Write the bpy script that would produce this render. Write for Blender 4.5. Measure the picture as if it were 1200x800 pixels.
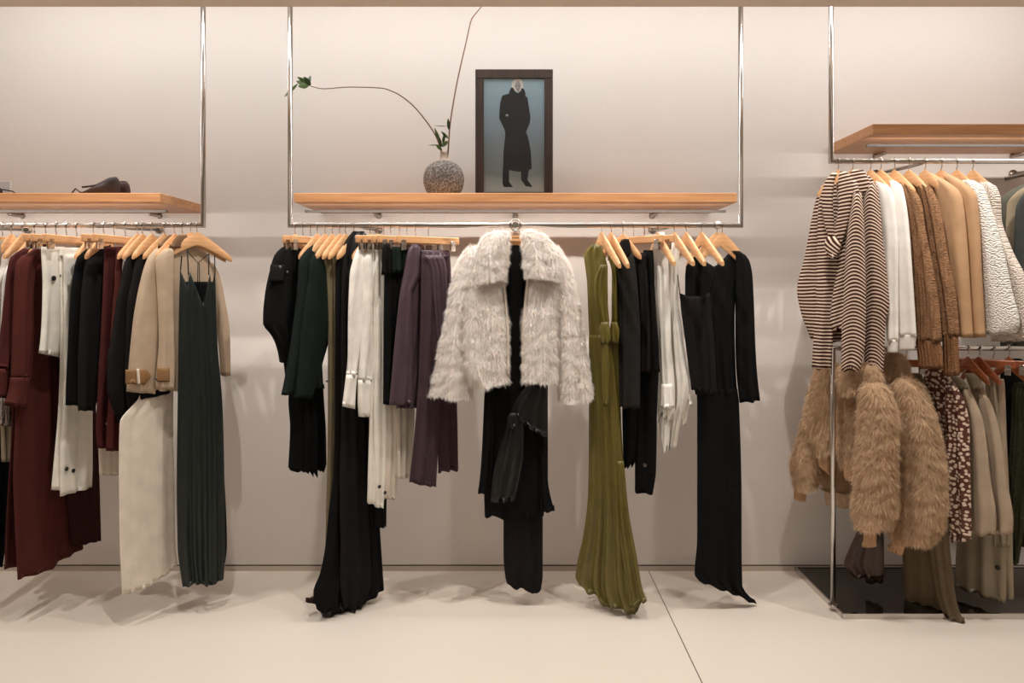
import bpy, math, random
import numpy as np
from mathutils import Vector
S = bpy.context.scene
for o in list(bpy.data.objects): bpy.data.objects.remove(o)
COL = S.collection
# ---------------------------------------------------------------- camera
F = 800.0; CX = 604.0; CY = 342.0; EYE = 1.4; RY = 3.0; WALL = 3.433
cd = bpy.data.cameras.new('camera'); cam = bpy.data.objects.new('camera', cd); COL.objects.link(cam)
cam.location = (0, 0, EYE); cam.rotation_euler = (math.pi/2, 0, 0)
cd.sensor_width = 36; cd.lens = F/1200*36; cd.shift_x = -4/1200; cd.shift_y = -58/1200
cd.clip_start = .05
S.camera = cam
# ---------------------------------------------------------------- light
S.view_settings.view_transform = 'Standard'; S.view_settings.look = 'None'
S.view_settings.gamma = 1; S.view_settings.use_curve_mapping = False
S.view_settings.exposure = 0.0
w = bpy.data.worlds.new('world'); S.world = w; w.use_nodes = True
w.node_tree.nodes['Background'].inputs[0].default_value = (1, .93, .86, 1)
w.node_tree.nodes['Background'].inputs[1].default_value = .15
def area(name, loc, target, sx, sy, power, col=(1, .93, .87)):
    l = bpy.data.lights.new(name, 'AREA'); l.shape = 'RECTANGLE'; l.size = sx; l.size_y = sy; l.energy = power; l.color = col
    o = bpy.data.objects.new(name, l); COL.objects.link(o); o.location = loc
    o.rotation_euler = (Vector(target)-Vector(loc)).to_track_quat('-Z', 'Y').to_euler(); return o
def spot(name, loc, target, power, ang, col=(1, .9, .8), rad=.02, blend=.6):
    l = bpy.data.lights.new(name, 'SPOT'); l.energy = power; l.spot_size = math.radians(ang); l.spot_blend = blend
    l.shadow_soft_size = rad; l.color = col
    o = bpy.data.objects.new(name, l); COL.objects.link(o); o.location = loc
    o.rotation_euler = (Vector(target)-Vector(loc)).to_track_quat('-Z', 'Y').to_euler(); return o
area('cove_light', (0, 2.86, 2.93), (0, 3.33, 2.0), 5.4, .05, 26, (.95, 1, 1.04))
area('ceiling_fill_light', (0, .6, 2.94), (0, 1.1, 0), 4.6, 2.2, 24, (1, .955, .91))  # added soft fill from ceiling height, not a known fixture
for sx in (-2.2, -1.1, .0, 1.1, 2.2):
    spot('spot_light', (sx, 2.25, 2.9), (sx*.97, 2.95, .7), 74, 95, (1, .955, .90), .02)
for x0_, x1_, z_ in ((-.96, .96, 1.787), (-2.8, -1.58, 1.787), (1.59, 2.8, 2.086)):
    area('shelf_strip_light', ((x0_+x1_)/2, 3.05, z_), ((x0_+x1_)/2, 3.16, z_-.2), x1_-x0_, .003, 3.0*(x1_-x0_), (1, .95, .9))
# ---------------------------------------------------------------- helpers
def lin(c): return tuple(((x/255)/12.92 if x/255 <= .04045 else ((x/255+.055)/1.055)**2.4) for x in c)
def P(px, py, Y): return ((px-CX)/F*Y, Y, EYE-(py-CY)/F*Y)
def mesh(name, V, Fc, m=None, parent=None, smooth=True, loc=(0, 0, 0), uv=None):
    me = bpy.data.meshes.new(name)
    me.from_pydata([tuple(v) for v in V], [], [tuple(f) for f in Fc])
    if smooth: me.polygons.foreach_set('use_smooth', [True]*len(me.polygons))
    if uv is not None:
        l = me.uv_layers.new(name='UVMap'); li = np.empty(len(me.loops), dtype=np.int32)
        me.loops.foreach_get('vertex_index', li)
        l.data.foreach_set('uv', np.asarray(uv, dtype=np.float32)[li].ravel())
    if m: me.materials.append(m)
    o = bpy.data.objects.new(name, me); COL.objects.link(o); o.location = loc
    if parent: o.parent = parent
    return o
def tag(o, label=None, cat=None, group=None, kind=None):
    if label: o['label'] = label
    if cat: o['category'] = cat
    if group: o['group'] = group
    if kind: o['kind'] = kind
    return o
def empty(name, loc, label, cat, group=None, rz=0):
    o = bpy.data.objects.new(name, None); COL.objects.link(o); o.location = loc; o.rotation_euler.z = rz
    o.empty_display_size = .05
    return tag(o, label, cat, group)
class MB:
    def __init__(s): s.V = []; s.F = []
    def add(s, V, Fc):
        n = len(s.V); s.V += [tuple(v) for v in V]; s.F += [tuple(i+n for i in f) for f in Fc]; return s
    def box(s, x0, x1, y0, y1, z0, z1, b=0.0):
        if b <= 0:
            V = [(x, y, z) for x in (x0, x1) for y in (y0, y1) for z in (z0, z1)]
            return s.add(V, [(0, 1, 3, 2), (4, 6, 7, 5), (0, 4, 5, 1), (2, 3, 7, 6), (0, 2, 6, 4), (1, 5, 7, 3)])
        V = []; idx = {}
        for i, x in enumerate((x0, x1)):
            for j, y in enumerate((y0, y1)):
                for k, z in enumerate((z0, z1)):
                    sx, sy, sz = (1-2*i)*b, (1-2*j)*b, (1-2*k)*b
                    idx[i, j, k, 0] = len(V); V.append((x, y+sy, z+sz))
                    idx[i, j, k, 1] = len(V); V.append((x+sx, y, z+sz))
                    idx[i, j, k, 2] = len(V); V.append((x+sx, y+sy, z))
        Fc = []
        q = [(0, 0), (0, 1), (1, 1), (1, 0)]
        for i in (0, 1):
            Fc.append([idx[i, a, c, 0] for a, c in q]); Fc.append([idx[a, i, c, 1] for a, c in q]); Fc.append([idx[a, c, i, 2] for a, c in q])
        for a in (0, 1):
            for c in (0, 1):
                Fc.append((idx[0, a, c, 1], idx[1, a, c, 1], idx[1, a, c, 2], idx[0, a, c, 2]))
                Fc.append((idx[a, 0, c, 0], idx[a, 1, c, 0], idx[a, 1, c, 2], idx[a, 0, c, 2]))
                Fc.append((idx[a, c, 0, 0], idx[a, c, 1, 0], idx[a, c, 1, 1], idx[a, c, 0, 1]))
                for d in (0, 1): Fc.append((idx[a, c, d, 0], idx[a, c, d, 1], idx[a, c, d, 2]))
        return s.add(V, Fc)
    def tube(s, pts, r, n=10, caps=True):
        pts = [Vector(p) for p in pts]; m = len(pts)
        rr = r if hasattr(r, '__len__') else [r]*m
        V = []; prev = None
        for i, p in enumerate(pts):
            a = (p-pts[i-1]).normalized() if i else None
            b = (pts[i+1]-p).normalized() if i < m-1 else None
            t = (a or b) if not (a and b) else (a+b).normalized()
            sc = 1.0
            if a and b: sc = 1/max(.5, t.dot(a))
            if prev is None:
                u = Vector((0, 0, 1)) if abs(t.z) < .9 else Vector((0, 1, 0))
                u = (u-t*u.dot(t)).normalized()
            else: u = (prev-t*prev.dot(t)).normalized()
            w_ = t.cross(u)
            bend = (b-a) if (a and b and (b-a).length > 1e-4) else None
            bd = (bend-t*bend.dot(t)).normalized() if bend else None
            for k in range(n):
                th = 2*math.pi*k/n; d = u*math.cos(th)+w_*math.sin(th)
                if bd: d = d+bd*d.dot(bd)*(sc-1)
                V.append(p+d*rr[i])
            prev = u
        Fc = [(i*n+k, i*n+(k+1) % n, (i+1)*n+(k+1) % n, (i+1)*n+k) for i in range(m-1) for k in range(n)]
        if caps: Fc += [tuple(range(n))[::-1], tuple((m-1)*n+k for k in range(n))]
        return s.add(V, Fc)
    def lathe(s, prof, c, n=28):
        V = [(c[0]+r*math.cos(2*math.pi*k/n), c[1]+r*math.sin(2*math.pi*k/n), c[2]+z) for r, z in prof for k in range(n)]
        Fc = [(i*n+k, i*n+(k+1) % n, (i+1)*n+(k+1) % n, (i+1)*n+k) for i in range(len(prof)-1) for k in range(n)]
        return s.add(V, Fc)
    def disc(s, c, nrm, r, th, n=14):
        nrm = Vector(nrm).normalized(); c = Vector(c)
        return s.tube([c-nrm*th/2, c-nrm*th/2+nrm*th*.15, c+nrm*th*.35, c+nrm*th/2], [r*.85, r, r, r*.8], n)
    def build(s, name, m, parent=None, smooth=False, loc=(0, 0, 0)):
        if smooth == 'auto':
            o = mesh(name, s.V, s.F, m, parent, True, loc)
            try: o.data.set_sharp_from_angle(angle=math.radians(40))
            except Exception: pass
            return o
        return mesh(name, s.V, s.F, m, parent, smooth, loc)
# ---------------------------------------------------------------- materials
def newmat(name):
    m = bpy.data.materials.new(name); m.use_nodes = True; nt = m.node_tree
    return m, nt, nt.nodes['Principled BSDF']
def N(nt, t, **kw):
    n = nt.nodes.new(t)
    for k, v in kw.items():
        if isinstance(k, str) and hasattr(n, k): setattr(n, k, v)
    return n
def noise(nt, scale, detail=3, vec=None, stretch=None):
    n = nt.nodes.new('ShaderNodeTexNoise'); n.inputs['Scale'].default_value = scale; n.inputs['Detail'].default_value = detail
    if stretch is not None:
        mp = nt.nodes.new('ShaderNodeMapping'); mp.inputs['Scale'].default_value = stretch
        nt.links.new(vec, mp.inputs[0]); nt.links.new(mp.outputs[0], n.inputs['Vector'])
    elif vec is not None: nt.links.new(vec, n.inputs['Vector'])
    return n
def ramp(nt, fac, stops):
    r = nt.nodes.new('ShaderNodeValToRGB'); nt.links.new(fac, r.inputs[0])
    while len(r.color_ramp.elements) < len(stops): r.color_ramp.elements.new(.5)
    for e, (p, c) in zip(r.color_ramp.elements, stops):
        e.position = p; e.color = (*c, 1) if len(c) == 3 else c
    return r
def bump(nt, b, h, strength, dist):
    n = nt.nodes.new('ShaderNodeBump'); n.inputs['Strength'].default_value = strength; n.inputs['Distance'].default_value = dist
    nt.links.new(h, n.inputs['Height']); nt.links.new(n.outputs[0], b.inputs['Normal']); return n
def basic(name, c, rough=.5, metal=0, spec=.5, coat=0):
    m, nt, b = newmat(name); b.inputs['Base Color'].default_value = (*lin(c), 1)
    b.inputs['Roughness'].default_value = rough; b.inputs['Metallic'].default_value = metal
    b.inputs['Specular IOR Level'].default_value = spec; b.inputs['Coat Weight'].default_value = coat
    return m
def fabric(name, c, rough=.9, var=.12, weave=.15, wr=.5, sheen=.0, spec=.15, wscale=7):
    m, nt, b = newmat(name); tc = nt.nodes.new('ShaderNodeTexCoord'); L = lin(c)
    n = noise(nt, 14, 4, tc.outputs['UV'])
    r = ramp(nt, n.outputs['Fac'], [(.3, tuple(x*(1-var) for x in L)), (.7, tuple(min(1, x*(1+var)) for x in L))])
    nt.links.new(r.outputs[0], b.inputs['Base Color'])
    b.inputs['Roughness'].default_value = rough; b.inputs['Specular IOR Level'].default_value = spec
    b.inputs['Sheen Weight'].default_value = sheen; b.inputs['Sheen Roughness'].default_value = .4
    if sheen: b.inputs['Sheen Tint'].default_value = (*[min(1, x*2.5+.02) for x in L], 1)
    w1 = noise(nt, wscale, 2, tc.outputs['UV'], (1.6, .55, 1)); w2 = noise(nt, 900, 1, tc.outputs['UV'])
    mx = nt.nodes.new('ShaderNodeMath'); mx.operation = 'MULTIPLY_ADD'
    nt.links.new(w2.outputs['Fac'], mx.inputs[0]); mx.inputs[1].default_value = weave*.05; nt.links.new(w1.outputs['Fac'], mx.inputs[2])
    bump(nt, b, mx.outputs[0], wr, .03)
    return m
def satin(name, c, rough=.38, wr=.5, spec=.4): return fabric(name, c, rough, .08, .02, wr, .0, spec, 9)
def wood(name, c1, c2, rough=.45, axis='X', coat=.1):
    m, nt, b = newmat(name); tc = nt.nodes.new('ShaderNodeTexCoord')
    st = {'X': (1.2, 22, 22), 'Z': (22, 22, 1.2)}[axis]
    n = noise(nt, 3.0, 6, tc.outputs['Object'], st); n.inputs['Distortion'].default_value = .6
    r = ramp(nt, n.outputs['Fac'], [(.25, lin(c2)), (.7, lin(c1))])
    nt.links.new(r.outputs[0], b.inputs['Base Color']); b.inputs['Roughness'].default_value = rough
    b.inputs['Coat Weight'].default_value = coat
    bump(nt, b, n.outputs['Fac'], .15, .002)
    return m
def plaster(name, c, rough=.85, spec=.3, bs=.05):
    m, nt, b = newmat(name); tc = nt.nodes.new('ShaderNodeTexCoord'); L = lin(c)
    n = noise(nt, 1.3, 5, tc.outputs['Object'])
    r = ramp(nt, n.outputs['Fac'], [(.3, tuple(x*.97 for x in L)), (.7, tuple(min(1, x*1.02) for x in L))])
    nt.links.new(r.outputs[0], b.inputs['Base Color']); b.inputs['Roughness'].default_value = rough
    b.inputs['Specular IOR Level'].default_value = spec
    n2 = noise(nt, 60, 4, tc.outputs['Object']); bump(nt, b, n2.outputs['Fac'], bs, .01)
    return m
M = {}
M['wall'] = plaster('wall_plaster', (225, 216, 208), .8, .25)
M['bulk'] = plaster('bulkhead_paint', (226, 212, 198))
M['base'] = plaster('baseboard_paint', (200, 184, 168), .5)
M['shade_dark'] = basic('shade_dark', (50, 44, 40), .9)  # flat dark for the painted shadow line and the added baffles
M['chrome'] = basic('polished_chrome', (200, 194, 188), .15, 1)
M['steel'] = basic('satin_steel', (190, 182, 174), .3, 1)
M['oak'] = wood('oak_shelf', (204, 150, 102), (176, 120, 76))
M['beech'] = wood('beech_hanger', (226, 176, 128), (206, 152, 102), .4)
M['walnut'] = wood('walnut_frame', (70, 50, 40), (38, 28, 23), .5, 'Z')
M['cherry'] = wood('red_brown_hanger', (176, 98, 50), (140, 72, 36), .4)
M['blackmirror'] = basic('smoked_mirror', (70, 62, 56), .06, .7)
M['btn'] = basic('dark_button', (38, 36, 34), .3)
M['btn_s'] = basic('silver_button', (150, 148, 145), .35, 1)
def floor_mat():
    m, nt, b = newmat('floor_microcement'); tc = nt.nodes.new('ShaderNodeTexCoord'); L = lin((222, 211, 198))
    n = noise(nt, .8, 5, tc.outputs['Object'])
    r = ramp(nt, n.outputs['Fac'], [(.3, tuple(x*.97 for x in L)), (.7, L)])
    sx = nt.nodes.new('ShaderNodeSeparateXYZ'); nt.links.new(tc.outputs['Object'], sx.inputs[0])
    a = nt.nodes.new('ShaderNodeMath'); a.operation = 'SUBTRACT'; nt.links.new(sx.outputs[0], a.inputs[0]); a.inputs[1].default_value = .669
    a2 = nt.nodes.new('ShaderNodeMath'); a2.operation = 'ABSOLUTE'; nt.links.new(a.outputs[0], a2.inputs[0])
    a3 = nt.nodes.new('ShaderNodeMath'); a3.operation = 'LESS_THAN'; nt.links.new(a2.outputs[0], a3.inputs[0]); a3.inputs[1].default_value = .0022
    mx = nt.nodes.new('ShaderNodeMixRGB'); nt.links.new(a3.outputs[0], mx.inputs[0]); nt.links.new(r.outputs[0], mx.inputs[1])
    mx.inputs[2].default_value = (*lin((95, 84, 74)), 1)
    nt.links.new(mx.outputs[0], b.inputs['Base Color']); b.inputs['Roughness'].default_value = .42
    b.inputs['Specular IOR Level'].default_value = .35
    return m
M['floor'] = floor_mat()
def uvmath(nt):
    tc = nt.nodes.new('ShaderNodeTexCoord'); s = nt.nodes.new('ShaderNodeSeparateXYZ'); nt.links.new(tc.outputs['UV'], s.inputs[0]); return tc, s
def stripes():
    m, nt, b = newmat('striped_knit'); tc, s = uvmath(nt)
    n = noise(nt, 9, 2, tc.outputs['UV'])
    a = nt.nodes.new('ShaderNodeMath'); a.operation = 'MULTIPLY_ADD'; nt.links.new(n.outputs['Fac'], a.inputs[0]); a.inputs[1].default_value = .012; nt.links.new(s.outputs[1], a.inputs[2])
    c = nt.nodes.new('ShaderNodeMath'); c.operation = 'MULTIPLY'; nt.links.new(a.outputs[0], c.inputs[0]); c.inputs[1].default_value = 2*math.pi/.0152
    d = nt.nodes.new('ShaderNodeMath'); d.operation = 'SINE'; nt.links.new(c.outputs[0], d.inputs[0])
    r = ramp(nt, d.outputs[0], [(0, lin((66, 40, 32))), (.3, lin((218, 194, 174)))]); r.color_ramp.interpolation = 'CONSTANT'
    d2 = nt.nodes.new('ShaderNodeMath'); d2.operation = 'ADD'; nt.links.new(d.outputs[0], d2.inputs[0]); d2.inputs[1].default_value = .1
    nt.links.new(d2.outputs[0], r.inputs[0])
    nt.links.new(r.outputs[0], b.inputs['Base Color']); b.inputs['Roughness'].default_value = .95; b.inputs['Specular IOR Level'].default_value = .1
    n2 = noise(nt, 300, 2, tc.outputs['UV']); bump(nt, b, n2.outputs['Fac'], .3, .002)
    return m
M['stripe'] = stripes()
def dots():
    m, nt, b = newmat('dotted_silk'); tc, s = uvmath(nt)
    v = nt.nodes.new('ShaderNodeTexVoronoi'); v.voronoi_dimensions = '2D'; v.inputs['Scale'].default_value = 58; v.inputs['Randomness'].default_value = .85
    n = noise(nt, 30, 2, tc.outputs['UV'])
    mpp = nt.nodes.new('ShaderNodeVectorMath'); mpp.operation = 'MULTIPLY_ADD'; nt.links.new(n.outputs['Color'], mpp.inputs[0]); mpp.inputs[1].default_value = (.012, .012, 0); nt.links.new(tc.outputs['UV'], mpp.inputs[2])
    nt.links.new(mpp.outputs[0], v.inputs['Vector'])
    r = ramp(nt, v.outputs['Distance'], [(0, lin((226, 205, 184))), (.34, lin((92, 48, 34)))]); r.color_ramp.interpolation = 'CONSTANT'
    nt.links.new(r.outputs[0], b.inputs['Base Color']); b.inputs['Roughness'].default_value = .6
    return m
M['dots'] = dots()
def knit(name, c, rib=True, cable=True, s=1.0):
    m, nt, b = newmat(name); tc, sp = uvmath(nt); L = lin(c)
    n = noise(nt, 160, 3, tc.outputs['UV']); n3 = noise(nt, 18, 2, tc.outputs['UV'], (2.2, .8, 1))
    r = ramp(nt, n.outputs['Fac'], [(.3, tuple(x*.7 for x in L)), (.7, tuple(min(1, x*1.2) for x in L))])
    nt.links.new(r.outputs[0], b.inputs['Base Color']); b.inputs['Roughness'].default_value = .95; b.inputs['Specular IOR Level'].default_value = .08
    wv = nt.nodes.new('ShaderNodeMath'); wv.operation = 'SINE'
    c1 = nt.nodes.new('ShaderNodeMath'); c1.operation = 'MULTIPLY'; nt.links.new(sp.outputs[0], c1.inputs[0]); c1.inputs[1].default_value = 2*math.pi/(.022*s)
    nt.links.new(c1.outputs[0], wv.inputs[0])
    a = nt.nodes.new('ShaderNodeMath'); a.operation = 'MULTIPLY_ADD'; nt.links.new(wv.outputs[0], a.inputs[0]); a.inputs[1].default_value = .5; nt.links.new(n.outputs['Fac'], a.inputs[2])
    a_ = nt.nodes.new('ShaderNodeMath'); a_.operation = 'MULTIPLY_ADD'; nt.links.new(n3.outputs['Fac'], a_.inputs[0]); a_.inputs[1].default_value = 2.2 if cable else .3; nt.links.new(a.outputs[0], a_.inputs[2])
    bump(nt, b, a_.outputs[0], .9, .011)
    return m
M['cable'] = knit('brown_cable_knit', (150, 112, 82)); M['ribcuff'] = knit('brown_rib_knit', (150, 108, 76), cable=False, s=.7)
M['olivefuzz'] = knit('olive_fuzzy_knit', (62, 62, 44), s=.6)
def boucle(name, c, s=95):
    m, nt, b = newmat(name); tc, sp = uvmath(nt)
    v = nt.nodes.new('ShaderNodeTexVoronoi'); v.voronoi_dimensions = '2D'; v.inputs['Scale'].default_value = s; nt.links.new(tc.outputs['UV'], v.inputs['Vector'])
    L = lin(c); r = ramp(nt, v.outputs['Distance'], [(0, L), (.9, tuple(x*.72 for x in L))]); nt.links.new(r.outputs[0], b.inputs['Base Color'])
    b.inputs['Roughness'].default_value = .95; b.inputs['Specular IOR Level'].default_value = .08
    inv = nt.nodes.new('ShaderNodeMath'); inv.operation = 'SUBTRACT'; inv.inputs[0].default_value = 1; nt.links.new(v.outputs['Distance'], inv.inputs[1])
    bump(nt, b, inv.outputs[0], .8, .008); return m
M['boucle'] = boucle('white_boucle', (240, 232, 222), 140); M['boucle2'] = boucle('cream_boucle', (230, 214, 200), 140)
def furmat(name, c, c2):
    m, nt, b = newmat(name); tc = nt.nodes.new('ShaderNodeTexCoord')
    n = noise(nt, 40, 4, tc.outputs['Object']); r = ramp(nt, n.outputs['Fac'], [(.3, lin(c2)), (.7, lin(c))])
    nt.links.new(r.outputs[0], b.inputs['Base Color']); b.inputs['Roughness'].default_value = .75; b.inputs['Specular IOR Level'].default_value = .15
    tr = nt.nodes.new('ShaderNodeBsdfTranslucent'); nt.links.new(r.outputs[0], tr.inputs[0]); ms = nt.nodes.new('ShaderNodeMixShader'); ms.inputs[0].default_value = .42
    nt.links.new(b.outputs[0], ms.inputs[1]); nt.links.new(tr.outputs[0], ms.inputs[2]); nt.links.new(ms.outputs[0], nt.nodes['Material Output'].inputs['Surface'])
    return m
M['fur_w'] = furmat('cream_fur', (255, 252, 248), (252, 243, 235)); M['fur_b'] = furmat('tan_fur', (236, 210, 178), (208, 178, 144))
FB = {'black': (13, 13, 13), 'blackwarm': (26, 23, 22), 'dkgreen': (20, 29, 24), 'dkgreen2': (22, 29, 26), 'maroon': (78, 36, 31), 'maroon2': (72, 32, 30),
      'dkmaroon': (48, 22, 20), 'white': (230, 224, 212), 'cream': (222, 210, 194), 'trench': (182, 160, 136), 'khaki': (104, 88, 68), 'camel': (186, 148, 112),
      'brown_collar': (118, 90, 66), 'olive_brown': (112, 100, 76), 'greige': (152, 138, 116), 'beige_j': (174, 154, 132), 'dkbrown': (52, 38, 30),
      'charcoal': (38, 36, 34), 'greygreen': (98, 98, 88), 'slate': (66, 69, 66), 'strap': (136, 102, 68), 'whitecool': (236, 230, 222), 'pinkish': (214, 196, 184)}
for k_, c_ in FB.items(): M[k_] = fabric(k_+'_cloth', c_, .9, .08, .15, .45)
M['oliveS'] = satin('olive_satin', (98, 87, 36), .36, .7); M['purpleS'] = satin('purple_satin', (74, 56, 64), .42, .5)
M['blackS'] = satin('black_satin', (12, 12, 12), .34, .6); M['greenS'] = satin('green_satin', (26, 33, 30), .4, .4, .35)
M['whiteS'] = satin('white_satin', (236, 230, 220), .4, .6); M['brownS'] = satin('brown_satin', (62, 44, 34), .3, .6)
M['purple'] = fabric('purple_cloth', (66, 50, 54), .8); M['white_rib'] = knit('white_rib_knit', (224, 208, 196), cable=False, s=.5)
# ---------------------------------------------------------------- room
def struct(name, mb, m): o = mb.build(name, m); o['kind'] = 'structure'; return o
XL, XR, YB, ZC = -2.85, 2.85, -2.6, 3.0
struct('floor', MB().box(XL-.1, XR+.1, YB-.1, WALL+.1, -.08, 0), M['floor'])
struct('wall_back', MB().box(XL-.1, XR+.1, WALL, WALL+.1, 0, ZC), M['wall'])
struct('wall_left', MB().box(XL-.1, XL, YB, WALL, 0, ZC), M['wall'])
struct('wall_right', MB().box(XR, XR+.1, YB, WALL, 0, ZC), M['wall'])
struct('wall_front', MB().box(XL-.1, XR+.1, YB-.1, YB, 0, ZC), M['wall'])
struct('ceiling', MB().box(XL-.1, XR+.1, YB-.1, WALL+.1, ZC, ZC+.08), M['wall'])
struct('trim_1', MB().box(XL, XR, 2.55, 2.68, 2.519, ZC), M['bulk'])
struct('baseboard_back', MB().box(XL, XR, WALL-.006, WALL, .0, .024), M['base'])
struct('painted_shadow_line', MB().box(XL, XR, WALL-.002, WALL, .024, .029), M['shade_dark'])  # dark strip painting the shadow line above the baseboard
# ---------------------------------------------------------------- racks
R = .0108
ZM = EYE+78/F*RY; ZU = EYE+153/F*RY; ZLO = 1.153
def rack(name, label, loc, tubes, arms):
    e = empty(name, loc, label, 'clothes rail'); l = Vector(loc)
    def loc_(p): return tuple(Vector(p)-l)
    for nm, pts in tubes: MB().tube([loc_(p) for p in pts], R, 16).build(nm, M['chrome'], e, True)
    for X, z in arms:
        MB().tube([loc_((X, RY, z)), loc_((X, RY+.12, z)), loc_((X, WALL, z+.02))], .008, 10).build('wall_arm', M['steel'], e, True)
        MB().tube([loc_((X, WALL-.008, z+.02)), loc_((X, WALL, z+.02))], .02, 16).build('wall_flange', M['steel'], e, True)
    return e
rack('clothes_rail', 'chrome hanging frame in the middle of the wall, holding the white fur jacket', (0, RY, ZM),
     [('frame', [(-.99, RY, ZC), (-.99, RY, ZM), (.99, RY, ZM), (.99, RY, ZC)])], [(-.687, ZM), (.687, ZM)])
rack('clothes_rail', 'chrome hanging frame at the left with maroon, white and beige clothes', (-2, RY, ZM),
     [('frame', [(-1.372, RY, ZC), (-1.372, RY, ZM), (XL, RY, ZM)])], [(-2.45, ZM), (-1.79, ZM)])
rack('clothes_rail', 'higher chrome hanging frame at the right with striped and brown knitwear', (2, RY, ZU),
     [('frame', [(1.387, RY, ZC), (1.387, RY, ZU), (XR, RY, ZU)])], [(1.81, ZU), (2.5, ZU)])
e = empty('clothes_rail', (1.396, RY, .022), 'low chrome rail standing on the dark mirrored platform under the brown fur jackets', 'clothes rail')
MB().tube([(0, 0, 0), (0, 0, ZLO-.022), (XR-1.396, 0, ZLO-.022)], R, 16).build('frame', M['chrome'], e, True)
MB().tube([(0, 0, 0), (0, 0, .006)], .02, 16).build('foot', M['chrome'], e, True)
e = empty('clothes_rail', (2.47, 3.0, 1.97), 'steel side rail at the right end carrying grey garments, partly out of view', 'clothes rail')
MB().tube([(0, -.35, 0), (0, .433, 0)], R, 12).build('rail', M['steel'], e, True)
MB().tube([(0, -.3, 0), (XR-2.47, -.3, 0)], .008, 10).build('wall_arm', M['steel'], e, True)
def shelf(label, x0, x1, z0, z1, pegs):
    e = empty('wooden_shelf', ((x0+x1)/2, 3.2, z0), label, 'shelf'); cx = (x0+x1)/2
    MB().box(x0-cx, x1-cx, 3.005-3.2, WALL-3.2-.001, 0, z1-z0, .0025).build('board', M['oak'], e)
    MB().box(x0-cx+.02, x1-cx-.02, -.102, -.096, -.0335, -.0225).build('added_baffle', M['shade_dark'], e)  # added strip, shades a band on the wall; not a real shelf part
    for X in pegs:
        MB().tube([(X-cx, WALL-3.2-.09, -.012), (X-cx, WALL-3.2-.012, -.012), (X-cx, WALL-3.2, -.012)], [.009, .009, .016], 12).build('support_peg', M['steel'], e, True)
shelf('light oak shelf in the middle with the vase and framed picture on it', -.976, .976, 1.794, 1.836, (-.687, 0, .687))
shelf('light oak shelf at the left with the brown shoes on it', XL, -1.5626, 1.794, 1.836, (-2.48, -1.79))
shelf('light oak shelf mounted higher at the right, above the knitwear', 1.574, XR, 2.093, 2.14, (1.81, 2.5))
e = empty('platform', (2.1, 3.15, 0), 'low dark mirrored floor platform with a chrome edge at the right', 'platform')
MB().box(1.408-2.1, XR-2.1, 2.93-3.15, WALL-3.15-.007, 0.0, .020, .001).build('mirror_top', M['blackmirror'], e)
MB().box(1.402-2.1, XR-2.1, 2.922-3.15, 2.93-3.15, 0, .023).box(1.400-2.1, 1.408-2.1, 2.93-3.15, WALL-3.15-.007, 0, .023).build('edge_trim', M['chrome'], e)
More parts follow.
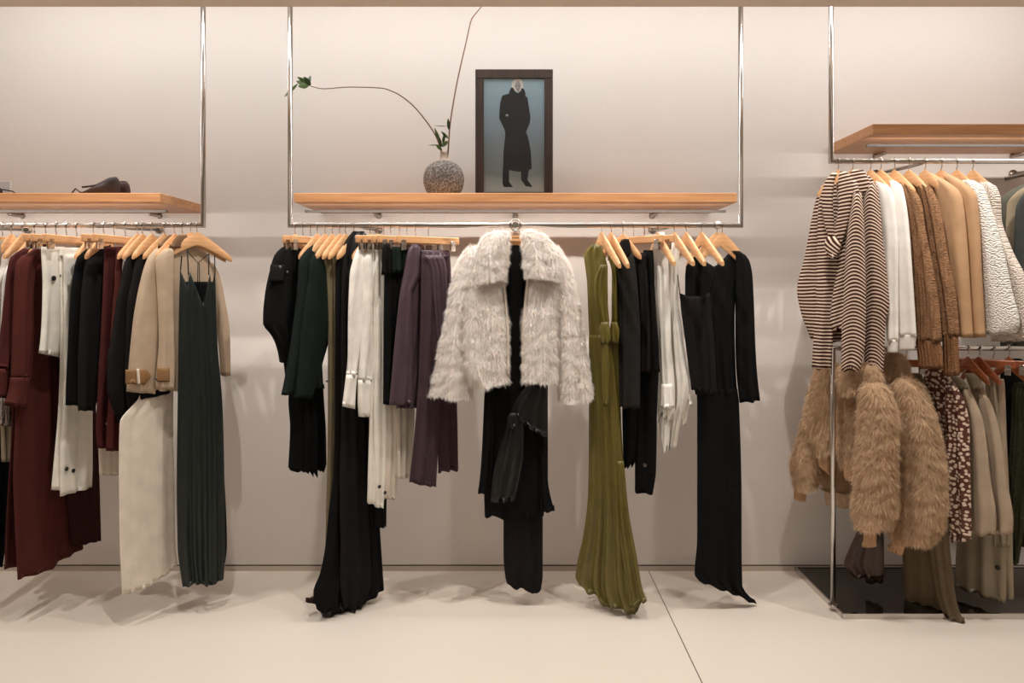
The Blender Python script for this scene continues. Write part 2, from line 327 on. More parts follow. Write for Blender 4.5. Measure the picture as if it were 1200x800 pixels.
# ---------------------------------------------------------------- cloth
def pchip(xs, ys, q):
    xs = np.asarray(xs, float); ys = np.asarray(ys, float); h = np.diff(xs); d = np.diff(ys)/h
    m = np.zeros(len(xs)); m[0] = d[0]; m[-1] = d[-1]
    for i in range(1, len(xs)-1):
        if d[i-1]*d[i] > 0: m[i] = 2*d[i-1]*d[i]/(d[i-1]+d[i])*1.0
    i = np.clip(np.searchsorted(xs, q, side='right')-1, 0, len(xs)-2); t = (q-xs[i])/h[i]
    return ((2*t**3-3*t**2+1)*ys[i]+(t**3-2*t**2+t)*h[i]*m[i]+(-2*t**3+3*t**2)*ys[i+1]+(t**3-t**2)*h[i]*m[i+1])
SEED = [1]
def cloth_geo(rows, xh, k, th=.016, folds=3, amp=.009, hem=None, top=None, Y0=RY, dY=0.0, nt=22, uvrot=0.0, hemw=.35, seed=None, topamp=.2, curve=0.0, sharp=.2, step=.018, pinch=.45):
    SEED[0] += 1; rng = random.Random(seed or SEED[0])
    R4 = [(r[1], r[0], r[2], r[0]) if len(r) == 3 else r for r in rows]
    ym = [(r[1]+r[3])/2 for r in R4]
    for i in range(1, len(ym)): ym[i] = max(ym[i], ym[i-1]+.5)
    L = (ym[-1]-ym[0])*RY/F; nv = max(8, min(80, int(L/step)))
    q = np.linspace(ym[0], ym[-1], nv); 
    xl, yl, xr, yr = [pchip(ym, [r[j] for r in R4], q) for j in range(4)]
    # the top closes softly
    t = .5-.5*np.cos(np.linspace(0, math.pi, nt)); v = np.linspace(0, 1, nv)
    T, Vv = np.meshgrid(t, v)
    PX = xl[:, None]*(1-T)+xr[:, None]*T; PY = yl[:, None]*(1-T)+yr[:, None]*T
    if hem:
        d = np.interp(T, [a for a, b in hem], [b for a, b in hem]); PY = PY+d*np.clip((Vv-.55)/.45, 0, 1)**2
    if top:
        d = np.interp(T, [a for a, b in top], [b for a, b in top]); PY = PY+d*np.clip((.35-Vv)/.35, 0, 1)**1.5
    ph = [rng.random()*6.28 for _ in range(6)]; dr = [rng.uniform(-1, 1) for _ in range(4)]
    base = np.sin(2*math.pi*folds*T+ph[0]+1.3*dr[0]*Vv+.7*np.sin(3*Vv+ph[4]))
    fo = base*(1-sharp)+sharp*(1-2*np.abs(np.sin(math.pi*folds*T*.9+ph[1]+dr[1]*Vv)))+.22*np.sin(2*math.pi*folds*1.7*T+ph[2]+2*dr[2]*Vv)*Vv+.35*np.sin(2*math.pi*folds*.45*T+ph[3])
    A = amp*(topamp+(1-topamp)*np.clip(Vv, 0, 1)**.8)
    env = np.sin(math.pi*np.clip(T, .02, .98))**.45
    disp = fo*A*env
    PY = PY+hemw*fo*np.clip((Vv-.7)/.3, 0, 1)**2
    Y = Y0+dY+k*(PX-xh)
    bul = th*np.sqrt(np.clip(1-np.abs(2*T-1)**2.6, 0, 1))*(1-pinch*np.exp(-Vv*nv/1.6))
    dx = Y/F+(PX-CX)/F*k; ln = np.sqrt(dx*dx+k*k); nx = k/ln; ny = -dx/ln
    X = (PX-CX)/F*Y; Z = EYE-(PY-CY)/F*Y
    fr = np.stack([X+nx*(bul+disp), Y+ny*(bul+disp), Z], -1); bk = np.stack([X-nx*(bul-disp), Y-ny*(bul-disp), Z], -1)
    fr[..., 2] = np.maximum(fr[..., 2], .004); bk[..., 2] = np.maximum(bk[..., 2], .003)
    fr[..., 1] = np.minimum(fr[..., 1], WALL-.03); bk[..., 1] = np.minimum(bk[..., 1], WALL-.012)
    ring = np.concatenate([fr, bk[:, ::-1][:, 1:-1]], 1); n = ring.shape[1]
    V = ring.reshape(-1, 3)
    W = np.abs(X[:, -1]-X[:, 0]); U = np.sqrt((X-X[:, :1])**2+(Y-Y[:, :1])**2); vv = -Z
    if curve: vv = vv+curve*(2*T-1)**2*.1
    if uvrot:
        c, s = math.cos(uvrot), math.sin(uvrot); U, vv = U*c-vv*s, U*s+vv*c
    uf = np.stack([U, vv], -1); uvr = np.concatenate([uf, uf[:, ::-1][:, 1:-1]], 1).reshape(-1, 2)
    i = np.arange(nv-1)[:, None]*n; j = np.arange(n)[None]; j2 = (j+1) % n
    Fq = np.stack([i+j, i+n+j, i+n+j2, i+j2], -1).reshape(-1, 4).tolist()
    # closing caps; the bottom is turned up inside
    last = ring[-1]; cen = last.mean(0); inner = cen+(last-cen)*np.array([.93, .93, 1])+np.array([0, 0, .02])
    b0 = len(V); V = np.concatenate([V, inner]); uvr = np.concatenate([uvr, uvr[(nv-1)*n:nv*n]])
    Fq += [((nv-1)*n+a, b0+a, b0+(a+1) % n, (nv-1)*n+(a+1) % n) for a in range(n)]
    m_ = nt
    for a in range(nt-1):      # strip caps joining front and back
        f0, f1 = a, a+1; c0 = (n-a) % n; c1 = (n-a-1) % n
        if a == nt-2: c1 = nt-1
        for off, flip in ((0, False), (b0, True)):
            fc = [off+f0, off+f1, off+c1, off+c0]; u = []
            for z in fc:
                if z not in u: u.append(z)
            if len(u) >= 3: Fq.append(tuple(u) if not flip else tuple(u[::-1]))
    return V, Fq, uvr
def fur_strands(V, Fq, n, length, width, seed, droop=.95, clump=.16):
    n = int(n*1.6); width *= .75; length *= 1.0
    rng = np.random.default_rng(seed); V = np.asarray(V)
    tri = []
    for f in Fq:
        tri.append((f[0], f[1], f[2]))
        if len(f) == 4: tri.append((f[0], f[2], f[3]))
    tri = np.array(tri); a, b, c = V[tri[:, 0]], V[tri[:, 1]], V[tri[:, 2]]
    nr = np.cross(b-a, c-a); ar = np.linalg.norm(nr, axis=1); ok = ar > 1e-9; tri, a, b, c, nr, ar = [z[ok] for z in (tri, a, b, c, nr, ar)]
    nr = nr/ar[:, None]
    # more hair where the camera side faces
    wgt = ar*np.where(nr[:, 1] < .2, 1.0, .35); idx = rng.choice(len(tri), n, p=wgt/wgt.sum())
    r1, r2 = rng.random((2, n)); s = np.sqrt(r1); p = a[idx]*(1-s)[:, None]+b[idx]*(s*(1-r2))[:, None]+c[idx]*(s*r2)[:, None]
    nn = nr[idx]
    q = p*np.array([1, 1, 1])
    def fld(k1, k2): return np.sin(q[:, 0]*k1+3*np.sin(q[:, 2]*k2))*np.cos(q[:, 2]*k2*1.3+2*np.sin(q[:, 0]*k1*.7+q[:, 1]*9))
    cl = np.stack([fld(60, 35), .3*fld(40, 50), .5*fld(75, 45)], 1)*clump
    cl += np.stack([fld(190, 120), .3*fld(150, 90), .4*fld(170, 140)], 1)*clump*.6
    d = nn*.9+np.array([0, 0, -droop])+cl+rng.normal(0, .26, (n, 3)); d /= np.linalg.norm(d, axis=1)[:, None]
    Ln = length*(.6+.6*rng.random(n))*(1+.25*fld(45, 30))
    side = np.cross(d, nn+rng.normal(0, .3, (n, 3))); side /= np.linalg.norm(side, axis=1)[:, None]
    wv = width*(.7+.6*rng.random(n))
    d2 = d+np.array([0, 0, -.45])+rng.normal(0, .12, (n, 3)); d2 /= np.linalg.norm(d2, axis=1)[:, None]
    mid = p+d*(Ln*.5)[:, None]; tip = mid+d2*(Ln*.55)[:, None]
    sv = side*wv[:, None]
    SV = np.stack([p-sv, p+sv, mid+sv*.8, mid-sv*.8, tip], 1).reshape(-1, 3)
    SV[:, 2] = np.maximum(SV[:, 2], .003)
    b0 = len(V)+np.arange(n)*5
    F4 = np.stack([b0, b0+1, b0+2, b0+3], 1).tolist(); F3 = np.stack([b0+3, b0+2, b0+4], 1).tolist()
    return SV, F4+F3
def buttons(pts, xh, k, m, parent, loc, r=.009, Y0=RY, out=.022, name='button'):
    for px, py in pts:
        Y = Y0+k*(px-xh); dx = Y/F+(px-CX)/F*k; ln = math.hypot(dx, k); n = Vector((k/ln, -dx/ln, 0))
        c = Vector(P(px, py, Y))+n*out-Vector(loc); MB().disc(c, n, r, .005).build(name, m, parent, 'auto')
def garment(name, cat, label, xh, k, pieces, group=None, Y0=RY, btn=None, extra=None):
    """pieces: list of (part name, material, rows, options)."""
    allr = [r for p in pieces for r in p[2]]
    zmin = max(0.003, min(P(CX, (r[0] if len(r) == 3 else max(r[1], r[3])), Y0)[2] for r in allr))
    loc = ((xh-CX)/F*Y0, Y0, zmin)
    single = len(pieces) == 1 and not btn and not extra
    root = None if single else empty(name, loc, label, cat, group)
    for pn, m, rows, o in pieces:
        o = dict(o); fur = o.pop('fur', None); kk = o.pop('k', k); xx = o.pop('xh', xh)
        
        if pn in ('cuff', 'skirt', 'leg', 'hem_facing') and len(pieces) > 1: o.setdefault('pinch', .0)
        V, Fq, uv = cloth_geo(rows, xx, kk, Y0=Y0, **o)
        V = V-np.array(loc)
        if fur:
            n, ln, wd = fur; SV, SF = fur_strands(V, Fq, n, ln, wd, SEED[0]); 
            uv = np.concatenate([uv, np.zeros((len(SV), 2))]); Fq = Fq+SF; V = np.concatenate([V, SV])
        ob = mesh(name if single else pn, V, Fq, M[m] if isinstance(m, str) else m, root, True, loc if single else (0, 0, 0), uv)
        if single: tag(ob, label, cat, group); root = ob
    if btn:
        for b in btn: buttons(b[0], xh, k, M[b[1]], root, loc, b[2] if len(b) > 2 else .008, Y0, b[3] if len(b) > 3 else .02)
    if extra: extra(root, Vector(loc))
    return root
# ---------------------------------------------------------------- hangers
def hook_mb():
    pts = [(0, 0, -.048), (0, 0, -.032), (0, -.006, -.024)]
    for i in range(11):
        a = math.radians(-105-22*i); pts.append((0, math.cos(a)*.0145 if False else math.cos(a)*.0138, math.sin(a)*.0138))
    return MB().tube(pts, .0019, 6)
def arm_mb(half=.215, drop=.115, lum=1.0):
    mb = MB(); n = 19; V = []; secs = []
    for i in range(n):
        s = -1+2*i/(n-1); a = abs(s)
        x = s*half; z = -.058-drop*(a**1.25)*(1-.08*a); y = .010*a*a
        hh = .016*(1-a)**.8+.0125; tk = .0055+.004*a
        if a > .96: hh *= .75; tk *= .75
        c = .35
        V += [(x, y-tk, z-hh*(1-c)), (x, y-tk*(1-c), z-hh), (x, y+tk*(1-c), z-hh), (x, y+tk, z-hh*(1-c)),
              (x, y+tk, z+hh*(1-c)), (x, y+tk*(1-c), z+hh), (x, y-tk*(1-c), z+hh), (x, y-tk, z+hh*(1-c))]
    Fc = [(i*8+k, i*8+(k+1) % 8, (i+1)*8+(k+1) % 8, (i+1)*8+k) for i in range(n-1) for k in range(8)]
    Fc += [tuple(range(8))[::-1], tuple((n-1)*8+k for k in range(8))]
    return mb.add(V, Fc)
def bar_mb(half=.17): return MB().box(-half, half, -.0065, .0065, -.082, -.050, .003)
def clip_mb(x):
    mb = MB().box(x-.011, x+.011, -.010, -.0075, -.112, -.068, .001).box(x-.011, x+.011, .0075, .010, -.112, -.068, .001)
    return mb.tube([(x-.009, -.009, -.09), (x-.009, -.013, -.083), (x+.009, -.013, -.083), (x+.009, -.009, -.09)], .0015, 6)
proto = {}
def me_of(key, mb, m, sm='auto'):
    if key not in proto:
        o = mb().build(key, M[m], None, sm); proto[key] = o.data; bpy.data.objects.remove(o)
    return proto[key]
def hanger(xh, k, what, kind='wood', zr=ZM, woodm='beech', group='wooden hangers', arm=None, dark=False, drop=None, deg=None):
    if kind == 'wood': hid = arm is None; arm, drop = (arm or .40), (drop or .085)
    else: arm = arm or 1.0; hid = False
    X = (xh-CX)/F*RY; dx = RY/F+(xh-CX)/F*k; ang = math.atan2(k, dx) if deg is None else math.radians(deg)
    tone = 'red-brown' if woodm == 'cherry' else 'light'
    top = zr+R+.002
    e = empty('clothes_hanger', (X, RY, top-.0125), f"{tone} wooden {'clip ' if kind == 'clip' else ''}hanger holding {what}", 'hanger', group, ang)
    def child(nm, me, rz=0):
        o = bpy.data.objects.new(nm, me); COL.objects.link(o); o.parent = e; o.rotation_euler.z = rz; return o
    child('hook', me_of('hook', hook_mb, 'chrome'), -ang)
    if kind == 'wood': child('shoulder_bar', me_of(f'arms{arm}_{drop}'+woodm, lambda: arm_mb(.215*arm, drop), woodm)).location.z = -.007 if hid else 0
    else:
        child('bar', me_of(f'bar{arm}'+woodm, lambda: bar_mb(.17*arm), woodm))
        for s in (-1, 1): child('clip', me_of(f'clip{s}{arm}', lambda: clip_mb(s*.135*arm), 'chrome'))
    return e
exec_groups = None
# ================================================================ LEFT RAIL
GL = 'clothes on the left rail'; HL = 'hangers on the left rail'
def K(d): return d
garment('trousers', 'trousers', 'black trousers at the far left edge, below the white blouse cuffs', 3, .0045,
        [('leg', 'black', [(292, -12, 6), (400, -14, 8), (500, -14, 10), (560, -14, 12), (620, -14, 8), (664, -14, 2)], {'dY': .04})], GL)
hanger(3, .0045, 'the black trousers at the far left edge', 'clip', group=HL)
garment('skirt', 'skirt', 'narrow beige skirt showing between black trousers and maroon coat at far left', 20, .0045,
        [('panel', 'greige', [(296, 12, 22), (480, 2, 18), (541, 4, 16)], {'dY': .03})], GL)
garment('blouse', 'blouse', 'grey-beige top with only its shoulder showing at the far left edge', 8, .0045,
        [('body', 'greige', [(281, -4, 3), (287, -10, 12), (300, -14, 18), (360, -14, 20), (440, -14, 18)], {'dY': -.01})], GL)
garment('blouse', 'blouse', 'white ribbed blouse at far left, behind the other white one', 13.5, .0045,
        [('body', 'whitecool', [(279, 24, 29), (286, 14, 34), (300, 2, 34), (318, -4, 30), (334, -10, 20), (400, -12, 14), (460, -12, 8)], {'folds': 5})], GL)
garment('blouse', 'blouse', 'white blouse with a pleated cuff, just left of the maroon coats', 27, .0045,
        [('body', 'whitecool', [(276, 35, 40), (284, 30, 45), (300, 17, 46), (318, 6, 42), (333, 3, 40), (400, 1, 30), (466, -3, 16)], {'folds': 5}),
         ('cuff', 'white_rib', [(464, -4, 16), (485, -5, 15), (499, -5, 15)], {'folds': 6, 'amp': .006, 'th': .018})], GL)
hanger(13.5, .0045, 'the rear white ribbed blouse', group=HL); hanger(27, .0045, 'the white blouse with pleated cuff', group=HL)
garment('long_coat', 'coat', 'maroon long coat, the rear one of two, at the left', 41, .0045,
        [('body', 'maroon2', [(284, 40, 50), (293, 28, 54), (304, 14, 58), (350, 12, 62), (480, 14, 66), (600, 8, 66), (5, 667, 60, 650)], {'folds': 4, 'dY': .01}),
         ('sleeve', 'maroon2', [(286, 40, 46), (294, 22, 42), (304, 12, 34), (350, 6, 28), (400, 1, 24), (432, -4, 15)], {'dY': -.02, 'folds': 2}),
         ('cuff', 'maroon', [(432, -5, 15), (466, -7, 8)], {'dY': -.022, 'folds': 1, 'amp': .004, 'th': .02})], GL)
garment('long_coat', 'coat', 'maroon long coat with belted cuffs, the front one beside the white vest', 54, .0045,
        [('body', 'maroon', [(290, 46, 60), (300, 38, 66), (330, 34, 74), (417, 24, 78), (500, 17, 86), (560, 15, 92), (620, 17, 95), (20, 679, 97, 642)],
          {'folds': 4, 'amp': .012, 'hem': [(0, 0), (.4, 5), (.62, 1), (1, 0)]}),
         ('sleeve', 'maroon', [(286, 47, 54), (295, 36, 50), (305, 21, 44), (320, 19, 40), (350, 18, 37), (400, 16, 35), (444, 14, 32)], {'dY': -.03, 'folds': 2, 'th': .02}),
         ('cuff', 'maroon', [(442, 14, 33), (13, 452, 32, 450), (7, 474, 29, 479)], {'dY': -.034, 'folds': 1, 'amp': .004, 'th': .024})], GL)
garment('long_dress', 'dress', 'very dark maroon long dress, its hem behind the white trousers', 66, .0045,
        [('body', 'dkmaroon', [(292, 58, 72), (340, 62, 96), (480, 70, 112), (560, 76, 116), (84, 640, 118, 633)], {'folds': 3, 'dY': .015})], GL)
hanger(41, .0045, 'the rear maroon coat', group=HL); hanger(54, .0045, 'the front maroon coat', group=HL)
hanger(66, .0045, 'the dark maroon long dress', 'clip', group=HL)
garment('vest', 'vest', 'short white buttoned vest hanging from clips beside the maroon coat', 78, .0042,
        [('body', 'white', [(289, 48, 76), (330, 50, 76), (370, 49, 76), (400, 47, 76), (45, 413, 74, 419)], {'folds': 2, 'amp': .008, 'dY': -.01})], GL,
        btn=[([(56, 326), (66, 323)], 'btn', .011, .03)])
garment('trousers', 'trousers', 'long white trousers with dark buttons at the hem, left of the black sweaters', 87, .0045,
        [('waistband', 'white', [(290, 70, 92), (300, 70, 93)], {'folds': 1, 'amp': .002}),
         ('leg', 'white', [(298, 70, 92), (418, 71, 96), (480, 69, 96), (540, 64, 96), (574, 61, 96)], {'folds': 3, 'dY': .01}),
         ('leg', 'white', [(298, 74, 96), (418, 76, 106), (480, 74, 108), (540, 70, 108), (70, 581, 107, 570)], {'folds': 3, 'dY': -.016, 'amp': .007})], GL,
        btn=[([(71, 549), (79, 551)], 'btn', .009, .03)])
hanger(78, .0042, 'the short white vest', 'clip', group=HL); hanger(90, .0045, 'the long white trousers', 'clip', group=HL)
def knitsw(nm, lbl, xh, k, m, rows, cuff=None, g=GL, **o):
    ps = [('body', m, rows, dict(folds=2, th=.02, amp=.006, hemw=.5, **o))]
    if cuff: ps.append(('cuff', m, cuff, dict(folds=5, th=.017, amp=.002, hemw=0)))
    garment(nm, 'sweater', lbl, xh, k, ps, g)
knitsw('sweater', 'black sweater right of the white trousers', 110, .0045, 'black',
       [(281, 114, 120), (288, 104, 124), (304, 90, 126), (320, 87, 124), (340, 84, 120), (400, 81, 112), (460, 79, 104), (475, 79, 100)])
knitsw('sweater', 'warm black sweater, left of the maroon trousers', 120, .0045, 'blackwarm',
       [(285, 124, 129), (292, 114, 132), (304, 102, 134), (318, 99, 130), (344, 96, 126), (400, 93, 122), (432, 92, 116), (470, 92, 113), (481, 93, 110)])
hanger(110, .0045, 'the black sweater near the white trousers', group=HL); hanger(122, .0045, 'the warm black sweater', group=HL)
garment('top', 'top', 'cream top whose hem hangs below the maroon trousers', 130, .0045,
        [('body', 'cream', [(294, 128, 140), (430, 116, 140), (520, 116, 140), (557, 117, 139)], {'folds': 3, 'dY': .02})], GL)
garment('trousers', 'trousers', 'brown-maroon trousers on clips, the rear pair left of the dark brown sweaters', 134, .0045,
        [('leg', 'maroon2', [(289, 123, 140), (340, 121, 140), (400, 118, 136), (432, 116, 134), (480, 114, 130), (500, 113, 128), (525, 115, 125)], {'folds': 2})], GL,
        btn=[([(118.5, 496)], 'btn_s', .006, .03)])
garment('trousers', 'trousers', 'brown-maroon trousers on clips, the front pair touching the dark brown sweater', 147, .0045,
        [('leg', 'maroon', [(289, 137, 153), (340, 134, 152), (400, 130, 150), (470, 128, 142), (500, 126, 140), (528, 125, 139)], {'folds': 2})], GL)
hanger(134, .0045, 'the rear maroon trousers', 'clip', group=HL); hanger(147, .0045, 'the front maroon trousers', 'clip', group=HL)
garment('top', 'top', 'white top with only its shoulder showing behind the dark brown sweater', 156, .0042,
        [('body', 'whitecool', [(292, 153, 163), (300, 146, 168), (312, 144, 168), (400, 146, 168)], {'dY': .004})], GL)
knitsw('sweater', 'dark brown sweater, the rear one of two beside the beige trench coats', 165, .004, 'blackwarm',
       [(296, 156, 164), (300, 151, 168), (308, 146, 170), (330, 142, 172), (351, 137, 172), (400, 130, 166), (420, 126, 160), (456, 126, 154), (480, 133, 153), (486, 136, 153)],
       [(484, 136, 153), (496, 140, 153)])
knitsw('sweater', 'dark brown sweater, the front one with its cuff over the white skirt', 176, .004, 'dkbrown' if False else 'blackwarm',
       [(297, 168, 175), (301, 163, 178), (308, 159, 180), (330, 155, 182), (353, 150, 180), (400, 148, 176), (440, 147, 168), (470, 149, 166), (488, 152, 165)],
       [(487, 152, 165.5), (154, 504, 166, 500)])
hanger(161, .004, 'the white top behind the brown sweater', group=HL); hanger(167, .004, 'the rear dark brown sweater', group=HL); hanger(178, .004, 'the front dark brown sweater', group=HL)
garment('long_skirt', 'skirt', 'long white skirt reaching nearly to the floor under the trench coats', 192, .0032,
        [('skirt', 'cream', [(300, 176, 196), (400, 172, 200), (462, 164, 203), (496, 140, 203), (560, 139, 204), (640, 140, 206), (143, 698, 208, 660)],
          {'folds': 6, 'amp': .008, 'hem': [(0, 0), (.5, 5), (.8, 3), (1, 0)], 'dY': -.01}),
         ('waistband', 'black', [(457, 163, 200), (165, 468, 199, 460)], {'folds': 2, 'amp': .003, 'dY': -.02})], GL)
def coat_detail(pxs, k, xh):
    def f(root, loc):
        for (px, py) in pxs:
            pass
    return f
garment('trench_coat', 'coat', 'beige trench coat with tan cuff strap, the rear one at left', 193, .003,
        [('sleeve', 'trench', [(290, 184, 195), (296, 178, 196), (303, 173, 196), (334, 164, 190), (372, 157, 188), (400, 154, 186), (435, 151, 184), (149, 459, 181, 461)], {'folds': 1.5, 'th': .028, 'amp': .008, 'dY': -.02}),
         ('body', 'trench', [(289, 188, 206), (300, 180, 207), (400, 178, 206), (455, 178, 205)], {'folds': 2, 'dY': .008}),
         ('collar', 'brown_collar', [(275, 198, 206), (282, 191, 206), (291, 185, 200)], {'folds': 1, 'amp': .002, 'dY': -.03, 'th': .008}),
         ('cuff_strap', 'strap', [(433, 147, 172), (437, 147, 175), (441, 147, 177), (446, 147, 174), (450, 147, 170)], {'folds': 1, 'amp': .001, 'dY': -.052, 'th': .010, 'hemw': 0}),
         ('strap_loop', 'cream', [(432, 160, 163), (450, 161, 164)], {'folds': 1, 'amp': .0, 'dY': -.066, 'th': .006, 'hemw': 0})], GL,
        btn=[([(170.5, 443)], 'btn_s', .006, .08)])
garment('trench_coat', 'coat', 'beige trench coat behind the dark green slip dress', 213, .0022,
        [('body', 'trench', [(210, 288, 224, 284), (196, 293, 238, 290), (184, 303, 248, 312), (340, 188, 252), (400, 190, 254), (458, 186, 254)], {'folds': 2.5, 'amp': .007, 'dY': -.005, 'th': .016}),
         ('sleeve', 'trench', [(291, 194, 203), (303, 182, 204), (340, 184, 204), (400, 186, 205), (430, 184, 206), (456, 182, 205)], {'folds': 1.5, 'th': .02, 'amp': .006, 'dY': -.028}),
         ('sleeve', 'trench', [(308, 244, 250), (320, 246, 256), (344, 250, 262), (390, 255, 269), (440, 259, 270)], {'folds': 1.5, 'th': .03, 'amp': .006, 'dY': .02}),
         ('collar', 'brown_collar', [(275, 209, 219), (282, 203, 220), (291, 198, 214)], {'folds': 1, 'amp': .002, 'dY': -.03, 'th': .008}),
         ('cuff_strap', 'strap', [(431, 184, 199), (447, 184, 199)], {'folds': 1, 'amp': .001, 'dY': -.045, 'th': .010, 'hemw': 0})], GL)
hanger(193, .003, 'the rear beige trench coat', group=HL); hanger(205, .0035, 'the long white skirt', group=HL); hanger(214, .0022, 'the front beige trench coat', group=HL)
def straps(root, loc):
    for a, b in (((213, 300), (211, 318)), ((219.5, 292), (221, 318)), ((245, 297), (244.5, 318)), ((251.5, 299), (252, 318))):
        MB().tube([Vector(P(a[0], a[1], 2.975))-loc, Vector(P(b[0], b[1]+4, 2.975))-loc], .0022, 6).build('strap', M['dkgreen2'], root, True)
    for pts in ([(219.5, 294), (232, 308), (245, 297)], [(232, 308), (231.5, 336)], [(233.5, 308), (234, 338)]):
        MB().tube([Vector(P(x, y, 2.972))-loc for x, y in pts], .0017, 6).build('strap', M['dkgreen2'], root, True)
garment('slip_dress', 'dress', 'long dark green satin slip dress at the right end of the left rail', 232, .0016,
        [('body', 'greenS', [(316, 211, 252), (345, 210, 253), (400, 209, 255), (480, 208, 261), (560, 207, 263), (640, 208, 264), (214, 688, 262, 678)],
          {'folds': 5, 'amp': .011, 'top': [(0, 0), (.24, 22), (.26, 0), (.62, 38), (.64, 42), (.86, 4), (.9, 22), (1, 0)], 'dY': -.03, 'sharp': .5, 'nt': 46, 'topamp': .4, 'hem': [(0, 0), (.3, -2), (.7, 4), (1, 0)]}),
         ('lining', 'black', [(330, 214, 251), (400, 212, 252), (640, 212, 266), (660, 213, 264)], {'dY': .012, 'th': .004, 'folds': 1})], GL, extra=straps)
hanger(224, .0016, 'the dark green slip dress lining, just behind the front hanger', group=HL, drop=.10, arm=.66, deg=30); hanger(231.5, .0004, 'the dark green satin slip dress', group=HL, drop=.10, arm=.66, deg=30)
# ================================================================ MIDDLE RAIL, LEFT HALF
GM = 'clothes on the left half of the middle rail'; HM = 'hangers on the left half of the middle rail'
kk = .0035
garment('bomber_jacket', 'jacket', 'black puff-sleeved jacket with silver buttons at the left end of the middle rail', 346, kk,
        [('sleeve', 'black', [(289, 332, 340), (293, 327, 345), (300, 322, 348), (313, 318, 350), (347, 311, 350), (370, 309, 348), (379, 309, 345), (393, 319, 344), (410, 327, 342), (425, 332, 338)], {'th': .03, 'folds': 2.5, 'dY': -.02}),
         ('yoke', 'blackwarm', [(310, 317, 333), (330, 315, 333)], {'th': .012, 'dY': -.05, 'folds': 1, 'amp': .001}),
         ('body', 'black', [(291, 338, 352), (303, 330, 358), (380, 328, 358), (440, 334, 354)], {'folds': 2})], GM,
        btn=[([(319.5, 313), (328, 319)], 'btn_s', .006, .052)])
garment('trousers', 'trousers', 'black pleated trousers hanging below the dark green blazers', 356, kk,
        [('leg', 'black', [(293, 345, 366), (400, 342, 376), (470, 338, 380), (500, 340, 382), (548, 338, 383)],
          {'folds': 5, 'hem': [(0, 0), (.1, 5), (.3, 2), (.34, 8), (.6, 3), (.64, 10), (1, 0)], 'amp': .012, 'sharp': .7, 'hemw': 4})], GM)
hanger(346, kk, 'the black puff-sleeved jacket', group=HM); hanger(355, kk, 'the black pleated trousers', 'clip', group=HM, arm=.6); hanger(364, kk, 'a black waistband right beside the green blazers', 'clip', group=HM, arm=.6)
def blazer(lbl, xh, k, rows, m, **o): garment('blazer', 'blazer', lbl, xh, k, [('sleeve', m, rows, dict(th=.022, folds=1.3, amp=.006, hemw=.6, dY=-.015)), ('body', m, [(r[0], r[1]+14, r[2]+4) for r in rows if len(r) == 3][:-1]+[(455, 358, 380)], dict(folds=1.5, dY=.015))], GM, **o)
blazer('dark green blazer, the rear one of two on the middle rail', 372, kk,
       [(286, 368, 377), (292, 360, 380), (299, 354, 382), (306, 350.5, 382), (330, 349, 382), (370, 345, 376), (420, 338, 366), (462, 330, 352)], 'dkgreen2')
blazer('dark green blazer, the front one beside the olive dress', 381, kk,
       [(286, 380, 389), (292, 373, 390), (299, 367, 389), (306, 363, 388), (330, 361, 387), (356, 357, 389), (400, 352, 381), (440, 348, 372), (466, 345, 365)], 'dkgreen',
       btn=[([(378, 446)], 'btn_s', .005, .03)])
hanger(372, kk, 'the rear dark green blazer', group=HM); hanger(381, kk, 'the front dark green blazer', group=HM)
garment('long_dress', 'dress', 'narrow olive-brown dress hanging almost to the floor, left of the black gowns', 391, kk,
        [('body', 'olive_brown', [(276, 396, 404), (284, 391, 404), (292, 384, 402), (300, 379, 400), (320, 382, 398), (400, 385, 396), (500, 385, 393), (655, 382, 392), (382, 659, 392, 656)], {'folds': 1, 'amp': .003, 'hemw': 0})], GM)
garment('top', 'top', 'olive-brown top with sloping shoulder, right of the green blazers', 397, kk,
        [('body', 'olive_brown', [(278, 399, 406), (290, 392, 408), (301, 388, 408), (320, 391, 404), (450, 393, 401)], {'folds': 1, 'amp': .003})], GM)
garment('evening_gown', 'gown', 'long black gown puddling on the floor, the rear one of two', 405, kk,
        [('body', 'black', [(298, 400, 408), (310, 394, 414), (400, 393, 420), (487, 393, 424), (560, 391, 426), (600, 386, 426), (640, 382, 424), (672, 376, 420), (368, 695, 414, 690), (372, 715, 410, 706)],
          {'folds': 3, 'amp': .012, 'hem': [(0, 0), (.2, 5), (.5, 2), (.7, 6), (1, 0)], 'hemw': .9}),
         ('train', 'blackS', [(376, 690, 412, 684), (372, 706, 420, 698), (378, 722, 408, 712)], {'folds': 2, 'amp': .01, 'dY': .025, 'th': .03}),
         ('hem_facing', 'dkbrown', [(361, 702, 372, 698), (358, 705, 370, 708)], {'folds': 1, 'th': .01, 'dY': .1})], GM)
garment('evening_gown', 'gown', 'long black gown puddling on the floor, the front one beside the white blouses', 415, kk,
        [('body', 'blackwarm', [(271, 414, 418), (278, 408, 421), (290, 402, 424), (310, 401, 428), (400, 400, 430), (487, 400, 436), (560, 398, 440), (600, 398, 443), (640, 399, 446), (680, 398, 448), (402, 712, 430, 706)],
          {'folds': 3.5, 'amp': .014, 'hem': [(0, 0), (.45, 6), (.8, -2), (1, -6)], 'hemw': .9}),
         ('back_panel', 'black', [(487, 424, 437), (600, 424, 443), (660, 424, 447), (424, 708, 449, 688)], {'folds': 2, 'dY': -.0, 'th': .02}),
         ('collar', 'blackS', [(271, 420, 426), (276, 416, 430), (290, 412, 432), (320, 408, 432), (360, 408, 430)], {'folds': 4, 'amp': .008, 'dY': -.02, 'topamp': .8})], GM)
for a_, w_ in ((389.5, 'the olive-brown long dress'), (398, 'the olive-brown top'), (405, 'the rear black gown'), (415, 'the front black gown')): hanger(a_, .0042, w_, group=HM)
